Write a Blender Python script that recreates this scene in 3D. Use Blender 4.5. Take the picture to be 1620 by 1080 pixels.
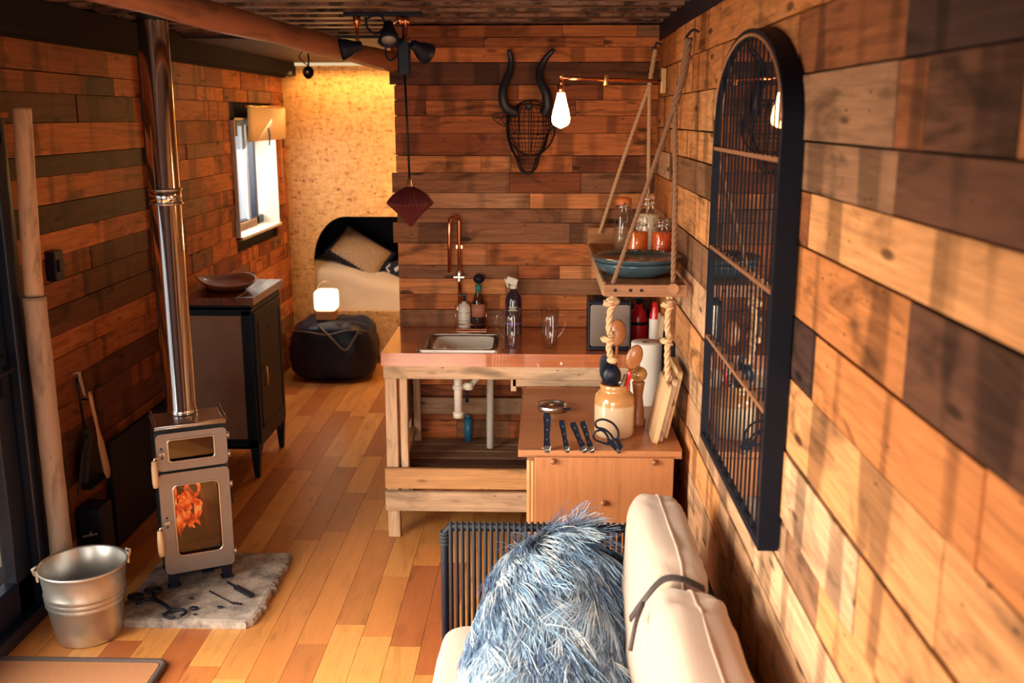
import bpy, math, random
from mathutils import Vector, Matrix, noise
from mathutils.geometry import tessellate_polygon
for o in list(bpy.data.objects): bpy.data.objects.remove(o)
random.seed(7)
S = bpy.context.scene
COL = S.collection
R = math.radians
def V(*a): return Vector(a)

# ------------------------------------------------------------------ camera
cam = bpy.data.cameras.new('camera'); co = bpy.data.objects.new('camera', cam); COL.objects.link(co)
co.location = (0, 0, 1.94)
co.rotation_euler = (R(90 - 12.737), 0, R(1.596))
cam.sensor_width = 36; cam.lens = 35.0; cam.clip_start = .05
cam.dof.use_dof = True; cam.dof.focus_distance = 3.9; cam.dof.aperture_fstop = 3.2
S.camera = co
# ------------------------------------------------------------------ world and lights
w = bpy.data.worlds.new('world'); S.world = w; w.use_nodes = True
w.node_tree.nodes['Background'].inputs[0].default_value = (.93, .95, 1, 1)
w.node_tree.nodes['Background'].inputs[1].default_value = 1.6
S.view_settings.view_transform = 'Standard'; S.view_settings.look = 'None'
S.view_settings.gamma = 1; S.view_settings.exposure = -0.95
try: S.view_settings.use_curve_mapping = False
except Exception: pass
def area(name, loc, target, sx, sy, power, col, spread=180):
    l = bpy.data.lights.new(name, 'AREA'); l.shape = 'RECTANGLE'; l.size = sx; l.size_y = sy
    l.energy = power; l.color = col; l.spread = R(spread)
    o = bpy.data.objects.new(name, l); COL.objects.link(o); o.location = loc
    o.rotation_euler = (Vector(target) - Vector(loc)).to_track_quat('-Z', 'Z').to_euler()
    return o
def point(name, loc, power, col, r=.03):
    l = bpy.data.lights.new(name, 'POINT'); l.energy = power; l.color = col; l.shadow_soft_size = r
    o = bpy.data.objects.new(name, l); COL.objects.link(o); o.location = loc; return o
area('daylight_glass_door', (-2.16, 2.0, .95), (-.5, 2.3, .0), 2.3, 1.3, 250, (1, .88, .70), 112)
area('daylight_rear_door', (-.75, -.75, 1.0), (.56, 2.6, .35), 1.8, 1.3, 50, (1, .84, .66), 76)
area('daylight_small_window', (-2.2, 6.9, 1.55), (-1.1, 7.4, .3), .9, .7, 45, (1, .93, .84))
area('led_strip_light', (-1.3, 7.62, 2.27), (-1.3, 7.75, 1.0), 1.1, .04, 15, (1, .55, .18))
point('lamp_behind_partition', (-.75, 7.35, 1.45), 42, (1, .52, .17), .06)
point('window_side_lamp', (-1.35, 6.75, 2.15), 12, (1, .52, .18), .08)

# ------------------------------------------------------------------ mesh builder
class MB:
    def __init__(s): s.v = []; s.f = []; s.uv = []; s.c = []; s.sm = []; s.mi = []; s.m = 0
    def add(s, vs, fs, uvs=None, col=None, smooth=False):
        b = len(s.v); s.v += [Vector(p) for p in vs]
        for i, f in enumerate(fs):
            s.f.append([b + k for k in f])
            s.uv.append(uvs[i] if uvs else [(vs[k][0], vs[k][1]) for k in f])
            s.c.append(col or (.45, .22, .11)); s.sm.append(smooth); s.mi.append(s.m)
    def box(s, c, d, rot=None, col=None, ax=None, jit=0, taper=None):
        c = Vector(c); h = [x / 2 for x in d]
        if ax is None: ax = max(range(3), key=lambda i: d[i])
        P = []
        for z in (-1, 1):
            for y in (-1, 1):
                for x in (-1, 1):
                    p = [x * h[0], y * h[1], z * h[2]]
                    if taper and z < 0: p[0] *= taper; p[1] *= taper
                    P.append(Vector(p) + Vector([random.uniform(-jit, jit) for _ in range(3)]))
        F = [(0, 2, 3, 1), (4, 5, 7, 6), (0, 1, 5, 4), (2, 6, 7, 3), (0, 4, 6, 2), (1, 3, 7, 5)]
        ru, rv = random.uniform(0, 50), random.uniform(0, 50)
        oth = [i for i in range(3) if i != ax]
        U = [[(P[k][ax] + ru, P[k][oth[0]] + P[k][oth[1]] + rv) for k in f] for f in F]
        if rot is not None: P = [rot @ p for p in P]
        s.add([p + c for p in P], F, U, col)
    def tube(s, pts, r, n=8, closed=False, col=None, caps=True, smooth=True):
        pts = [Vector(p) for p in pts]; N = len(pts)
        rr_ = r if isinstance(r, (list, tuple)) else [r] * N
        T = []
        for i in range(N):
            a = pts[(i - 1) % N] if (closed or i > 0) else pts[i]
            b = pts[(i + 1) % N] if (closed or i < N - 1) else pts[i]
            t = (b - a); T.append(t.normalized() if t.length > 1e-9 else Vector((0, 0, 1)))
        up = Vector((0, 0, 1)) if abs(T[0].z) < .9 else Vector((1, 0, 0))
        u = (up - T[0] * up.dot(T[0])).normalized()
        vs = []; L = 0; ls = []
        ru, rv = random.uniform(0, 50), random.uniform(0, 50)
        for i in range(N):
            if i: L += (pts[i] - pts[i - 1]).length
            ls.append(L + ru)
            u = (u - T[i] * u.dot(T[i]))
            u = u.normalized() if u.length > 1e-6 else T[i].orthogonal().normalized()
            w_ = T[i].cross(u)
            for k in range(n):
                a = 2 * math.pi * k / n
                vs.append(pts[i] + (u * math.cos(a) + w_ * math.sin(a)) * rr_[i])
        fs = []; us = []
        for i in range(N if closed else N - 1):
            j = (i + 1) % N
            lj = ls[j] if j > i else L + ru + .05
            for k in range(n):
                k2 = (k + 1) % n
                fs.append((i * n + k, i * n + k2, j * n + k2, j * n + k))
                a = rv + 2 * math.pi * rr_[i] * k / n; b = rv + 2 * math.pi * rr_[i] * (k + 1) / n
                us.append([(ls[i], a), (ls[i], b), (lj, b), (lj, a)])
        s.add(vs, fs, us, col, smooth)
        if caps and not closed:
            for st, rev in ((0, True), ((N - 1) * n, False)):
                f = list(range(st, st + n));
                if rev: f.reverse()
                b = len(s.v) - len(vs)
                s.f.append([b + k for k in f]); s.uv.append([(vs[k][0], vs[k][1]) for k in f])
                s.c.append(col or (.45, .22, .11)); s.sm.append(False); s.mi.append(s.m)
    def cyl(s, a, b, r0, r1=None, n=20, col=None, smooth=True):
        s.tube([a, b], [r0, r0 if r1 is None else r1], n, col=col, smooth=smooth)
    def lathe(s, prof, c=(0, 0, 0), n=32, M=None, col=None, wob=0):
        c = Vector(c); vs = []; N = len(prof); ru = random.uniform(0, 50)
        for (r, z) in prof:
            for k in range(n):
                a = 2 * math.pi * k / n
                q = 1 + (wob * math.sin(a * 3 + z * 9) if wob else 0)
                p = Vector((r * q * math.cos(a), r * q * math.sin(a), z))
                vs.append((M @ p if M else p) + c)
        fs = []; us = []
        for i in range(N - 1):
            for k in range(n):
                k2 = (k + 1) % n
                fs.append((i * n + k, i * n + k2, (i + 1) * n + k2, (i + 1) * n + k))
                us.append([(prof[i][1] + ru, prof[i][0] * 6.28 * k / n), (prof[i][1] + ru, prof[i][0] * 6.28 * (k + 1) / n),
                           (prof[i + 1][1] + ru, prof[i][0] * 6.28 * (k + 1) / n), (prof[i + 1][1] + ru, prof[i][0] * 6.28 * k / n)])
        s.add(vs, fs, us, col, True)
    def plate(s, outer, holes, o, ax, ay, az, t, col=None):
        """flat plate from 2D outline(s) in the frame o + x*ax + y*ay, thickness t along az"""
        o, ax, ay, az = Vector(o), Vector(ax), Vector(ay), Vector(az)
        loops = [outer] + list(holes); fl = [p for L in loops for p in L]
        tri = tessellate_polygon([[Vector((p[0], p[1], 0)) for p in L] for L in loops])
        n = len(fl); vs = [o + ax * p[0] + ay * p[1] for p in fl] + [o + ax * p[0] + ay * p[1] + az * t for p in fl]
        fs = []; us = []; ru = random.uniform(0, 50)
        for (a, b, c) in tri:
            fs.append((a, b, c)); us.append([(fl[k][0] + ru, fl[k][1]) for k in (a, b, c)])
            fs.append((a + n, c + n, b + n)); us.append([(fl[k][0] + ru, fl[k][1]) for k in (a, c, b)])
        st = 0
        for L in loops:
            m = len(L)
            for i in range(m):
                a, b = st + i, st + (i + 1) % m
                fs.append((a, b, b + n, a + n))
                us.append([(fl[a][0] + ru, fl[a][1]), (fl[b][0] + ru, fl[b][1]), (fl[b][0] + ru, fl[b][1] + t), (fl[a][0] + ru, fl[a][1] + t)])
            st += m
        s.add(vs, fs, us, col)
    def puff(s, c, d, rot=None, e=.45, n=28, m=16, wr=0, col=None, e2=None):
        """superellipsoid cushion"""
        c = Vector(c); vs = []; e2 = e2 or e
        def sp(x, k): return math.copysign(abs(x) ** k, x)
        for j in range(m + 1):
            ph = -math.pi / 2 + math.pi * j / m
            for i in range(n):
                th = 2 * math.pi * i / n
                p = Vector((d[0] / 2 * sp(math.cos(ph), e2) * sp(math.cos(th), e), d[1] / 2 * sp(math.cos(ph), e2) * sp(math.sin(th), e), d[2] / 2 * sp(math.sin(ph), e2)))
                if wr: p *= 1 + wr * noise.noise(p * 9 + c) + wr * .35 * noise.noise(p * 28 + c)
                if rot is not None: p = rot @ p
                vs.append(p + c)
        fs = [(j * n + i, j * n + (i + 1) % n, (j + 1) * n + (i + 1) % n, (j + 1) * n + i) for j in range(m) for i in range(n)]
        s.add(vs, fs, None, col, True)
    def build(s, name, mat, parent=None, T=None, bevel=0, sub=0, solid=0, label=None, kind=None, wld=False):
        me = bpy.data.meshes.new(name); o = bpy.data.objects.new(name, me); COL.objects.link(o)
        r = parent
        while r is not None and r.parent is not None: r = r.parent
        inv = Matrix.Identity(4)
        if r is not None: inv = (Matrix.Translation(r.location) @ r.rotation_euler.to_matrix().to_4x4()).inverted()
        if r is not None and r.type == 'MESH': inv = Matrix.Translation(-r.location)
        if parent is not None: o.parent = parent
        q = inv @ T if T is not None else inv
        vs = [q @ p for p in s.v]
        if r is None:
            lo = Vector([min(p[i] for p in vs) for i in range(3)]); hi = Vector([max(p[i] for p in vs) for i in range(3)])
            base = Vector(((lo.x + hi.x) / 2, (lo.y + hi.y) / 2, lo.z)); o.location = base; vs = [p - base for p in vs]
        me.from_pydata(vs, [], s.f)
        me.uv_layers.new(name='UVMap'); me.color_attributes.new('Col', 'FLOAT_COLOR', 'CORNER')
        uf = []; cf = []
        for i, f in enumerate(s.f):
            for j in range(len(f)): uf += [s.uv[i][j][0], s.uv[i][j][1]]; cf += [*s.c[i], 1.0]
        me.uv_layers['UVMap'].data.foreach_set('uv', uf)
        me.color_attributes['Col'].data.foreach_set('color', cf)
        me.polygons.foreach_set('use_smooth', s.sm); me.polygons.foreach_set('material_index', s.mi)
        me.validate(); me.update()
        for m in (mat if isinstance(mat, (list, tuple)) else [mat]): me.materials.append(m)
        if wld:
            w_ = o.modifiers.new('weld', 'WELD'); w_.merge_threshold = .0002
        if solid:
            m = o.modifiers.new('solid', 'SOLIDIFY'); m.thickness = solid; m.offset = 0
        if bevel:
            m = o.modifiers.new('bevel', 'BEVEL'); m.width = bevel; m.segments = 2; m.limit_method = 'ANGLE'; m.angle_limit = R(40)
        if sub:
            m = o.modifiers.new('sub', 'SUBSURF'); m.levels = m.render_levels = sub
        if label: o['label'] = label
        if kind: o['kind'] = kind
        return o
def tag(o, label, cat, group=None):
    o['label'] = label; o['category'] = cat
    if group: o['group'] = group
    return o
def thing(name, label, cat, loc, rz=0, group=None):
    o = bpy.data.objects.new(name, None); COL.objects.link(o); o.empty_display_size = .05
    o.location = loc; o.rotation_euler = (0, 0, rz); return tag(o, label, cat, group)
def struct(o): o['kind'] = 'structure'; return o
def rr(x0, y0, x1, y1, r, n=6):
    P = []
    for (cx, cy, a0) in ((x1 - r, y0 + r, -90), (x1 - r, y1 - r, 0), (x0 + r, y1 - r, 90), (x0 + r, y0 + r, 180)):
        for i in range(n + 1):
            a = R(a0 + 90 * i / n); P.append((cx + r * math.cos(a), cy + r * math.sin(a)))
    return P
def circ(cx, cy, r, n=32, ry=None): return [(cx + r * math.cos(6.28318 * i / n), cy + (ry or r) * math.sin(6.28318 * i / n)) for i in range(n)]
def spline(P, k=8, closed=False):
    P = [Vector(p) for p in P]; N = len(P); out = []
    for i in range(N if closed else N - 1):
        g = (lambda j: P[j % N]) if closed else (lambda j: P[max(0, min(N - 1, j))])
        a, b, c, d = g(i - 1), g(i), g(i + 1), g(i + 2)
        for j in range(k):
            t = j / k
            out.append(.5 * ((2 * b) + (c - a) * t + (2 * a - 5 * b + 4 * c - d) * t * t + (3 * b - a - 3 * c + d) * t ** 3))
    if not closed: out.append(P[-1])
    return out
def rope(mb, P, r, k=10, pitch=7, strands=3, sn=6, col=None):
    pts = spline(P, k) if k > 1 else [Vector(p) for p in P]
    # resample
    out = [pts[0]]; step = r * .9
    for p in pts[1:]:
        while (p - out[-1]).length > step: out.append(out[-1] + (p - out[-1]).normalized() * step)
    out.append(pts[-1])
    t0 = (out[1] - out[0]).normalized(); u = t0.orthogonal().normalized(); L = 0
    S_ = [[] for _ in range(strands)]
    for i, p in enumerate(out):
        t = (out[min(i + 1, len(out) - 1)] - out[max(i - 1, 0)])
        t = t.normalized() if t.length > 1e-7 else t0
        u = (u - t * u.dot(t)).normalized(); v_ = t.cross(u)
        for q in range(strands):
            a = L / (pitch * r) * 6.28 + q * 6.28 / strands
            S_[q].append(p + (u * math.cos(a) + v_ * math.sin(a)) * r * .5)
        L += step
    for q in S_: mb.tube(q, r * .58, sn, col=col)

# ------------------------------------------------------------------ materials
MATS = {}
def nt(name):
    m = bpy.data.materials.new(name); m.use_nodes = True; n = m.node_tree
    return m, n.nodes, n.links, n.nodes['Principled BSDF']
def setp(b, **k):
    k = dict(k)
    if 'coat' in k and k['coat'] >= 1: b.inputs['Coat IOR'].default_value = 2.1
    for a, v in k.items():
        n = {'rough': 'Roughness', 'metal': 'Metallic', 'spec': 'Specular IOR Level', 'coat': 'Coat Weight', 'coatr': 'Coat Roughness', 'sheen': 'Sheen Weight', 'trans': 'Transmission Weight', 'alpha': 'Alpha', 'ior': 'IOR', 'sss': 'Subsurface Weight'}[a]
        b.inputs[n].default_value = v
def simple(name, col, rough=.5, metal=0, var=.12, scale=30, bump=0, **k):
    m, N, L, b = nt(name)
    tc = N.new('ShaderNodeTexCoord'); no = N.new('ShaderNodeTexNoise'); no.inputs['Scale'].default_value = scale; no.inputs['Detail'].default_value = 5
    L.new(tc.outputs['Object'], no.inputs['Vector'])
    mx = N.new('ShaderNodeMix'); mx.data_type = 'RGBA'
    mx.inputs['A'].default_value = (*[c * (1 - var) for c in col], 1); mx.inputs['B'].default_value = (*[min(1, c * (1 + var)) for c in col], 1)
    L.new(no.outputs['Fac'], mx.inputs['Factor']); L.new(mx.outputs['Result'], b.inputs['Base Color'])
    setp(b, rough=rough, metal=metal, **k)
    if bump:
        bp = N.new('ShaderNodeBump'); bp.inputs['Strength'].default_value = bump; bp.inputs['Distance'].default_value = .004
        L.new(no.outputs['Fac'], bp.inputs['Height']); L.new(bp.outputs['Normal'], b.inputs['Normal'])
    return m
def wood(name, tint=(1, 1, 1), fixed=None, spec=.5, rough=.62, grain=.35, stain=.55, knots=1.0, bands=0.0, coat=0, coatr=.1, bump=.25):
    """grain runs along U; the board's own colour comes from the Col attribute (or fixed)"""
    m, N, L, b = nt(name)
    def math_(op, a, b_=None, cl=False):
        n = N.new('ShaderNodeMath'); n.operation = op; n.use_clamp = cl
        for i, x in enumerate((a, b_)):
            if x is None: continue
            if isinstance(x, (int, float)): n.inputs[i].default_value = x
            else: L.new(x, n.inputs[i])
        return n.outputs[0]
    uv = N.new('ShaderNodeUVMap'); uv.uv_map = 'UVMap'
    def tex(kind, su, sv, **k):
        mp = N.new('ShaderNodeMapping'); mp.inputs['Scale'].default_value = (su, sv, 1); L.new(uv.outputs[0], mp.inputs[0])
        t = N.new(kind); L.new(mp.outputs[0], t.inputs['Vector'])
        for a, v in k.items(): t.inputs[a].default_value = v
        return t
    g1 = tex('ShaderNodeTexNoise', 2.2, 36, Scale=1.6, Detail=6, Roughness=.65, Distortion=.6)
    g2 = tex('ShaderNodeTexNoise', 6, 260, Scale=1.5, Detail=3, Roughness=.6)
    lo = tex('ShaderNodeTexNoise', 1.6, 6, Scale=1.5, Detail=4, Roughness=.6, Distortion=1.2)
    vo = tex('ShaderNodeTexVoronoi', 3.2, 11, Scale=1.0); vo.inputs['Randomness'].default_value = 1
    vo2 = tex('ShaderNodeTexVoronoi', 9, 26, Scale=1.0)
    fac = math_('ADD', math_('MULTIPLY', g1.outputs['Fac'], .65), math_('MULTIPLY', g2.outputs['Fac'], .35))
    gr = N.new('ShaderNodeMapRange'); gr.inputs[1].default_value = .3; gr.inputs[2].default_value = .7; gr.inputs[3].default_value = 1 - grain; gr.inputs[4].default_value = 1 + grain * .55
    L.new(fac, gr.inputs[0])
    st = N.new('ShaderNodeMapRange'); st.inputs[1].default_value = .53; st.inputs[2].default_value = .70; st.inputs[3].default_value = 1; st.inputs[4].default_value = 1 - stain
    L.new(lo.outputs['Fac'], st.inputs[0])
    kn = N.new('ShaderNodeMapRange'); kn.inputs[1].default_value = .085; kn.inputs[2].default_value = .15; kn.inputs[3].default_value = 1 - .75 * knots; kn.inputs[4].default_value = 1
    L.new(vo.outputs['Distance'], kn.inputs[0])
    nl = N.new('ShaderNodeMapRange'); nl.inputs[1].default_value = .05; nl.inputs[2].default_value = .09; nl.inputs[3].default_value = 1 - .7 * knots; nl.inputs[4].default_value = 1
    L.new(vo2.outputs['Distance'], nl.inputs[0])
    tot = math_('MULTIPLY', math_('MULTIPLY', gr.outputs[0], st.outputs[0]), math_('MULTIPLY', kn.outputs[0], nl.outputs[0]))
    if bands:
        bd = tex('ShaderNodeTexNoise', 5.5, .6, Scale=1.3, Detail=1)
        br = N.new('ShaderNodeMapRange'); br.inputs[1].default_value = .55; br.inputs[2].default_value = .62; br.inputs[3].default_value = 1; br.inputs[4].default_value = 1 - bands
        L.new(bd.outputs['Fac'], br.inputs[0]); tot = math_('MULTIPLY', tot, br.outputs[0])
    if fixed: src = N.new('ShaderNodeRGB'); src.outputs[0].default_value = (*fixed, 1)
    else: src = N.new('ShaderNodeAttribute'); src.attribute_name = 'Col'
    vm = N.new('ShaderNodeVectorMath'); vm.operation = 'SCALE'; L.new(src.outputs[0], vm.inputs[0]); L.new(tot, vm.inputs['Scale'])
    vt = N.new('ShaderNodeVectorMath'); vt.operation = 'MULTIPLY'; vt.inputs[1].default_value = tint; L.new(vm.outputs[0], vt.inputs[0])
    L.new(vt.outputs[0], b.inputs['Base Color'])
    bp = N.new('ShaderNodeBump'); bp.inputs['Strength'].default_value = bump; bp.inputs['Distance'].default_value = .003
    L.new(fac, bp.inputs['Height']); L.new(bp.outputs['Normal'], b.inputs['Normal'])
    setp(b, rough=rough, coat=coat, coatr=coatr, spec=spec); return m
def emis(name, col, s):
    m = bpy.data.materials.new(name); m.use_nodes = True; N = m.node_tree.nodes; N.clear()
    e = N.new('ShaderNodeEmission'); e.inputs[0].default_value = (*col, 1); e.inputs[1].default_value = s
    o = N.new('ShaderNodeOutputMaterial'); m.node_tree.links.new(e.outputs[0], o.inputs[0]); return m
def pane(name, refl=.12, tint=(1, 1, 1), rough=.01):
    """thin glass: see-through with a mirror sheen that grows towards grazing"""
    m = bpy.data.materials.new(name); m.use_nodes = True; N = m.node_tree.nodes; L = m.node_tree.links; N.clear()
    t = N.new('ShaderNodeBsdfTransparent'); t.inputs[0].default_value = (*tint, 1)
    g = N.new('ShaderNodeBsdfGlossy'); g.inputs['Roughness'].default_value = rough
    lw = N.new('ShaderNodeLayerWeight'); lw.inputs[0].default_value = .5; pw = N.new('ShaderNodeMath'); pw.operation = 'POWER'; pw.inputs[1].default_value = 3.5; L.new(lw.outputs['Facing'], pw.inputs[0]); mm = N.new('ShaderNodeMath'); mm.operation = 'MULTIPLY_ADD'; mm.inputs[1].default_value = .75; mm.inputs[2].default_value = refl * .25; L.new(pw.outputs[0], mm.inputs[0])
    mx = N.new('ShaderNodeMixShader'); o = N.new('ShaderNodeOutputMaterial')
    L.new(mm.outputs[0], mx.inputs[0]); L.new(t.outputs[0], mx.inputs[1]); L.new(g.outputs[0], mx.inputs[2]); L.new(mx.outputs[0], o.inputs[0])
    return m
wall_wood = wood('reclaimed_plank', tint=(1.12, .82, .66), spec=.15, bands=.45, rough=.55, grain=.55, stain=.62)
wall_wood_pale = wood('reclaimed_plank_pale', tint=(1.02, .86, .76), spec=.15, bands=.5, rough=.6, grain=.5, stain=.62)
frame_wood = wood('pallet_wood', spec=.2, bands=.0, rough=.65, grain=.45, stain=.5)
floor_wood = wood('floor_board', tint=(1.12, .93, .68), grain=.2, stain=.25, knots=.35, rough=.42, bump=.08, coat=.25, coatr=.22)
top_wood = wood('varnished_wood', grain=.3, stain=.25, knots=.2, rough=.3, coat=1, coatr=.04, bump=.03)
ply_wood = wood('plywood', fixed=(.50, .20, .08), grain=.18, stain=.2, knots=.25, rough=.42, bump=.06, coat=.15)
ply_edge = wood('plywood_edge', fixed=(.70, .42, .18), grain=.3, stain=.1, knots=0, rough=.5)
pale_wood = wood('pale_wood', fixed=(.72, .47, .25), grain=.15, stain=.15, knots=.2, rough=.55, bump=.05)
beech = wood('beech_handle', fixed=(.68, .36, .16), grain=.15, stain=.1, knots=0, rough=.45)
dark_handle_wood = wood('turned_wood', fixed=(.46, .17, .06), grain=.2, stain=.2, knots=0, rough=.35, coat=.4)
bark_wood = wood('debarked_pole', fixed=(.50, .34, .24), grain=.12, stain=.55, knots=.6, rough=.6, bump=.2)
navy = simple('navy_metal', (.007, .018, .040), .55, 0, .2, spec=.3)
navy_frame = simple('dark_door_frame', (.005, .010, .026), .35, 0, .2)
black = simple('black_metal', (.0045, .007, .020), .55, 0, .3, spec=.3)
black_pl = simple('black_plastic', (.004, .007, .020), .38, 0, .2, spec=.3)
iron = simple('black_iron', (.010, .013, .026), .55, .3, .4, 60, .3)
chrome = simple('polished_steel', (.80, .77, .74), .10, 1, .06, 6)
steel = simple('brushed_steel', (.62, .58, .55), .28, 1, .1, 8)
stove_grey = simple('grey_stove_door', (.27, .24, .23), .42, .7, .1, 20)
copper = simple('copper_pipe', (.85, .38, .22), .22, 1, .12, 20)
brass = simple('aged_brass', (.80, .50, .22), .3, 1, .12, 20)
galv = simple('galvanised_zinc', (.60, .59, .56), .34, .85, .5, 7, .25)
rope_m = simple('jute_rope', (.62, .40, .22), .85, 0, .2, 150, .3)
rope_dark = simple('dark_jute_rope', (.26, .13, .07), .85, 0, .25, 150, .3)
linen = simple('beige_linen', (.52, .365, .285), .9, 0, .07, 260, .35, sheen=.3)
white_pl = simple('white_plastic', (.75, .70, .62), .4, 0, .05)
white_enamel = simple('pale_enamel_sink', (.88, .87, .80), .18, .0, .04, 5, coat=.6)
paper = simple('white_paper', (.86, .82, .76), .9, 0, .03, 120, .15)
plate_blue = simple('blue_grey_glazed_plate', (.045, .085, .11), .18, 0, .3, 14, coat=.8)
red_paint = simple('red_enamel', (.62, .018, .022), .25, 0, .08, coat=.6)
glass = pane('clear_glass', .22)
glass_win = pane('window_glass', .12)
glass_dark = pane('sooty_stove_glass', .3, (.62, .46, .38))
m_mirror = simple('mirror_silver', (.80, .78, .76), .015, 1, .0)
m_gap = simple('dark_gap', (.008, .007, .012), .9)

# palette of board colours
L_ = (.64, .34, .15); O_ = (.55, .235, .085); M_ = (.42, .17, .065); B_ = (.27, .105, .045); G_ = (.30, .175, .105); D_ = (.13, .062, .038); Z_ = (.62, .42, .27)
PAL = {'L': L_, 'O': O_, 'M': M_, 'B': B_, 'G': G_, 'D': D_, 'Z': Z_, 'K': (.060, .034, .03)}
def tone(k, j=.12):
    f = 1 + random.uniform(-j, j); return tuple(c * f for c in PAL[k])
def planks(mb, org, du, dn, rows, u0, u1, fill='OMBOLG', holes=(), lmin=.35, lmax=1.3, gap=.003, t=.018):
    """rows: (z0, z1, [(u_end, tone), ...] or None); du along the wall, dn out of it; holes: (u0,u1,z0,z1)"""
    org, du, dn = Vector(org), Vector(du), Vector(dn)
    rot = Matrix((du, dn, Vector((0, 0, 1)))).transposed()
    for (z0, z1, spec) in rows:
        segs = []; u = u0
        if spec:
            for (ue, k) in spec: segs.append((u, ue, k)); u = ue
        prev = None
        while u < u1 - .01:
            l = min(random.uniform(lmin, lmax), u1 - u); k = random.choice([x for x in fill if x != prev] or fill); prev = k
            segs.append((u, u + l, k)); u += l
        for (a, b, k) in segs:
            b = min(b, u1); parts = [(a, b)]
            for (h0, h1, hz0, hz1) in holes:
                if z1 > hz0 + .01 and z0 < hz1 - .01:
                    np_ = []
                    for (p, q) in parts:
                        if q <= h0 or p >= h1: np_.append((p, q)); continue
                        if p < h0: np_.append((p, h0))
                        if q > h1: np_.append((h1, q))
                    parts = np_
            for (p, q) in parts:
                if q - p < .01: continue
                zz0, zz1 = z0, z1
                th = t + random.uniform(-.004, .004)
                c = org + du * ((p + q) / 2) + dn * (th / 2) + Vector((0, 0, (zz0 + zz1) / 2 + random.uniform(-.0008, .0008)))
                mb.box(c, (q - p - gap * .7, th, zz1 - zz0 - gap), rot=rot, col=tone(k), ax=0)

# ================================================================== SETTING
XL, XR, YB, YF, H = -1.97, .56, 4.95, 7.78, 2.40
# floor
mb = MB(); fx = XL; 
while fx < 1.4:
    wd = .118; y = -1.0 - random.uniform(0, 1)
    while y < 8.6:
        l = random.uniform(.45, 1.25)
        k = random.choice([(.68, .37, .14), (.74, .44, .18), (.62, .31, .11), (.66, .35, .13), (.56, .25, .09), (.42, .15, .06), (.48, .20, .075), (.60, .30, .11)])
        f = 1 + random.uniform(-.08, .08)
        mb.box((fx + wd / 2, y + l / 2, -.01), (wd - .0016, l - .0018, .02), col=tuple(c * f for c in k), ax=1); y += l
    fx += wd
struct(mb.build('floor', floor_wood))
mb = MB(); mb.box((-.3, 3.6, -.045), (4.2, 10.6, .04)); o = struct(mb.build('trim_1', m_gap))
# ceiling: corrugated, rust-blistered painted steel near, dark far part
m_ceil, N, Lk, b = nt('rusty_painted_steel')
tc = N.new('ShaderNodeTexCoord')
mp = N.new('ShaderNodeMapping'); mp.inputs['Scale'].default_value = (1, 2.2, 1); Lk.new(tc.outputs['Object'], mp.inputs[0])
n1 = N.new('ShaderNodeTexNoise'); n1.inputs['Scale'].default_value = 7; n1.inputs['Detail'].default_value = 8; n1.inputs['Roughness'].default_value = .7; Lk.new(mp.outputs[0], n1.inputs[0])
cr = N.new('ShaderNodeValToRGB'); Lk.new(n1.outputs['Fac'], cr.inputs[0])
e = cr.color_ramp.elements; e[0].position = .44; e[0].color = (.018, .008, .010, 1); e[1].position = .53; e[1].color = (.20, .115, .09, 1)
Lk.new(cr.outputs[0], b.inputs['Base Color']); setp(b, rough=.55)
mb = MB(); prof = []; y = 1.0
while y < 5.35:
    prof += [(y, H), (y + .09, H), (y + .115, H - .035), (y + .205, H - .035), (y + .23, H)]; y += .23
vs = []; fs = []
for i, (yy, zz) in enumerate(prof): vs += [(-2.1, yy, zz), (1.0, yy, zz)]
for i in range(len(prof) - 1): fs.append((2 * i, 2 * i + 1, 2 * i + 3, 2 * i + 2))
mb.add(vs, fs); ye = prof[-1][0]
mb.box((-.55, -.0, H + .03), (3.1, 2.1, .04)); 
mb.box((-.55, (1.0 + ye) / 2, H + .06), (3.1, ye - 1.0, .02))
struct(mb.build('ceiling', m_ceil))
mb = MB(); mb.box((-.55, (ye + 8.7) / 2, 2.355), (3.1, 8.7 - ye, .04)); struct(mb.build('trim_2', simple('dark_ceiling_paint', (.035, .022, .026), .6, 0, .3, 8)))
# steel header angle and top rails
mb = MB(); mb.box((-1.915, 3.7, 2.30), (.11, 9.2, .12)); mb.box((-1.955, 3.7, 2.25), (.03, 9.2, .05)); struct(mb.build('trim_3', simple('dark_rail_paint', (.012, .009, .013), .85, 0, .3, 10, spec=.15)))
mb = MB(); mb.box((.655, 2.0, 2.335), (.19, 6.0, .09)); struct(mb.build('trim_4', black))
mb = MB(); mb.tube([(-2.0, ye - .03, H - .03), (-.72, ye - .03, H - .03)], .02, 8); struct(mb.build('trim_5', m_ceil))

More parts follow.
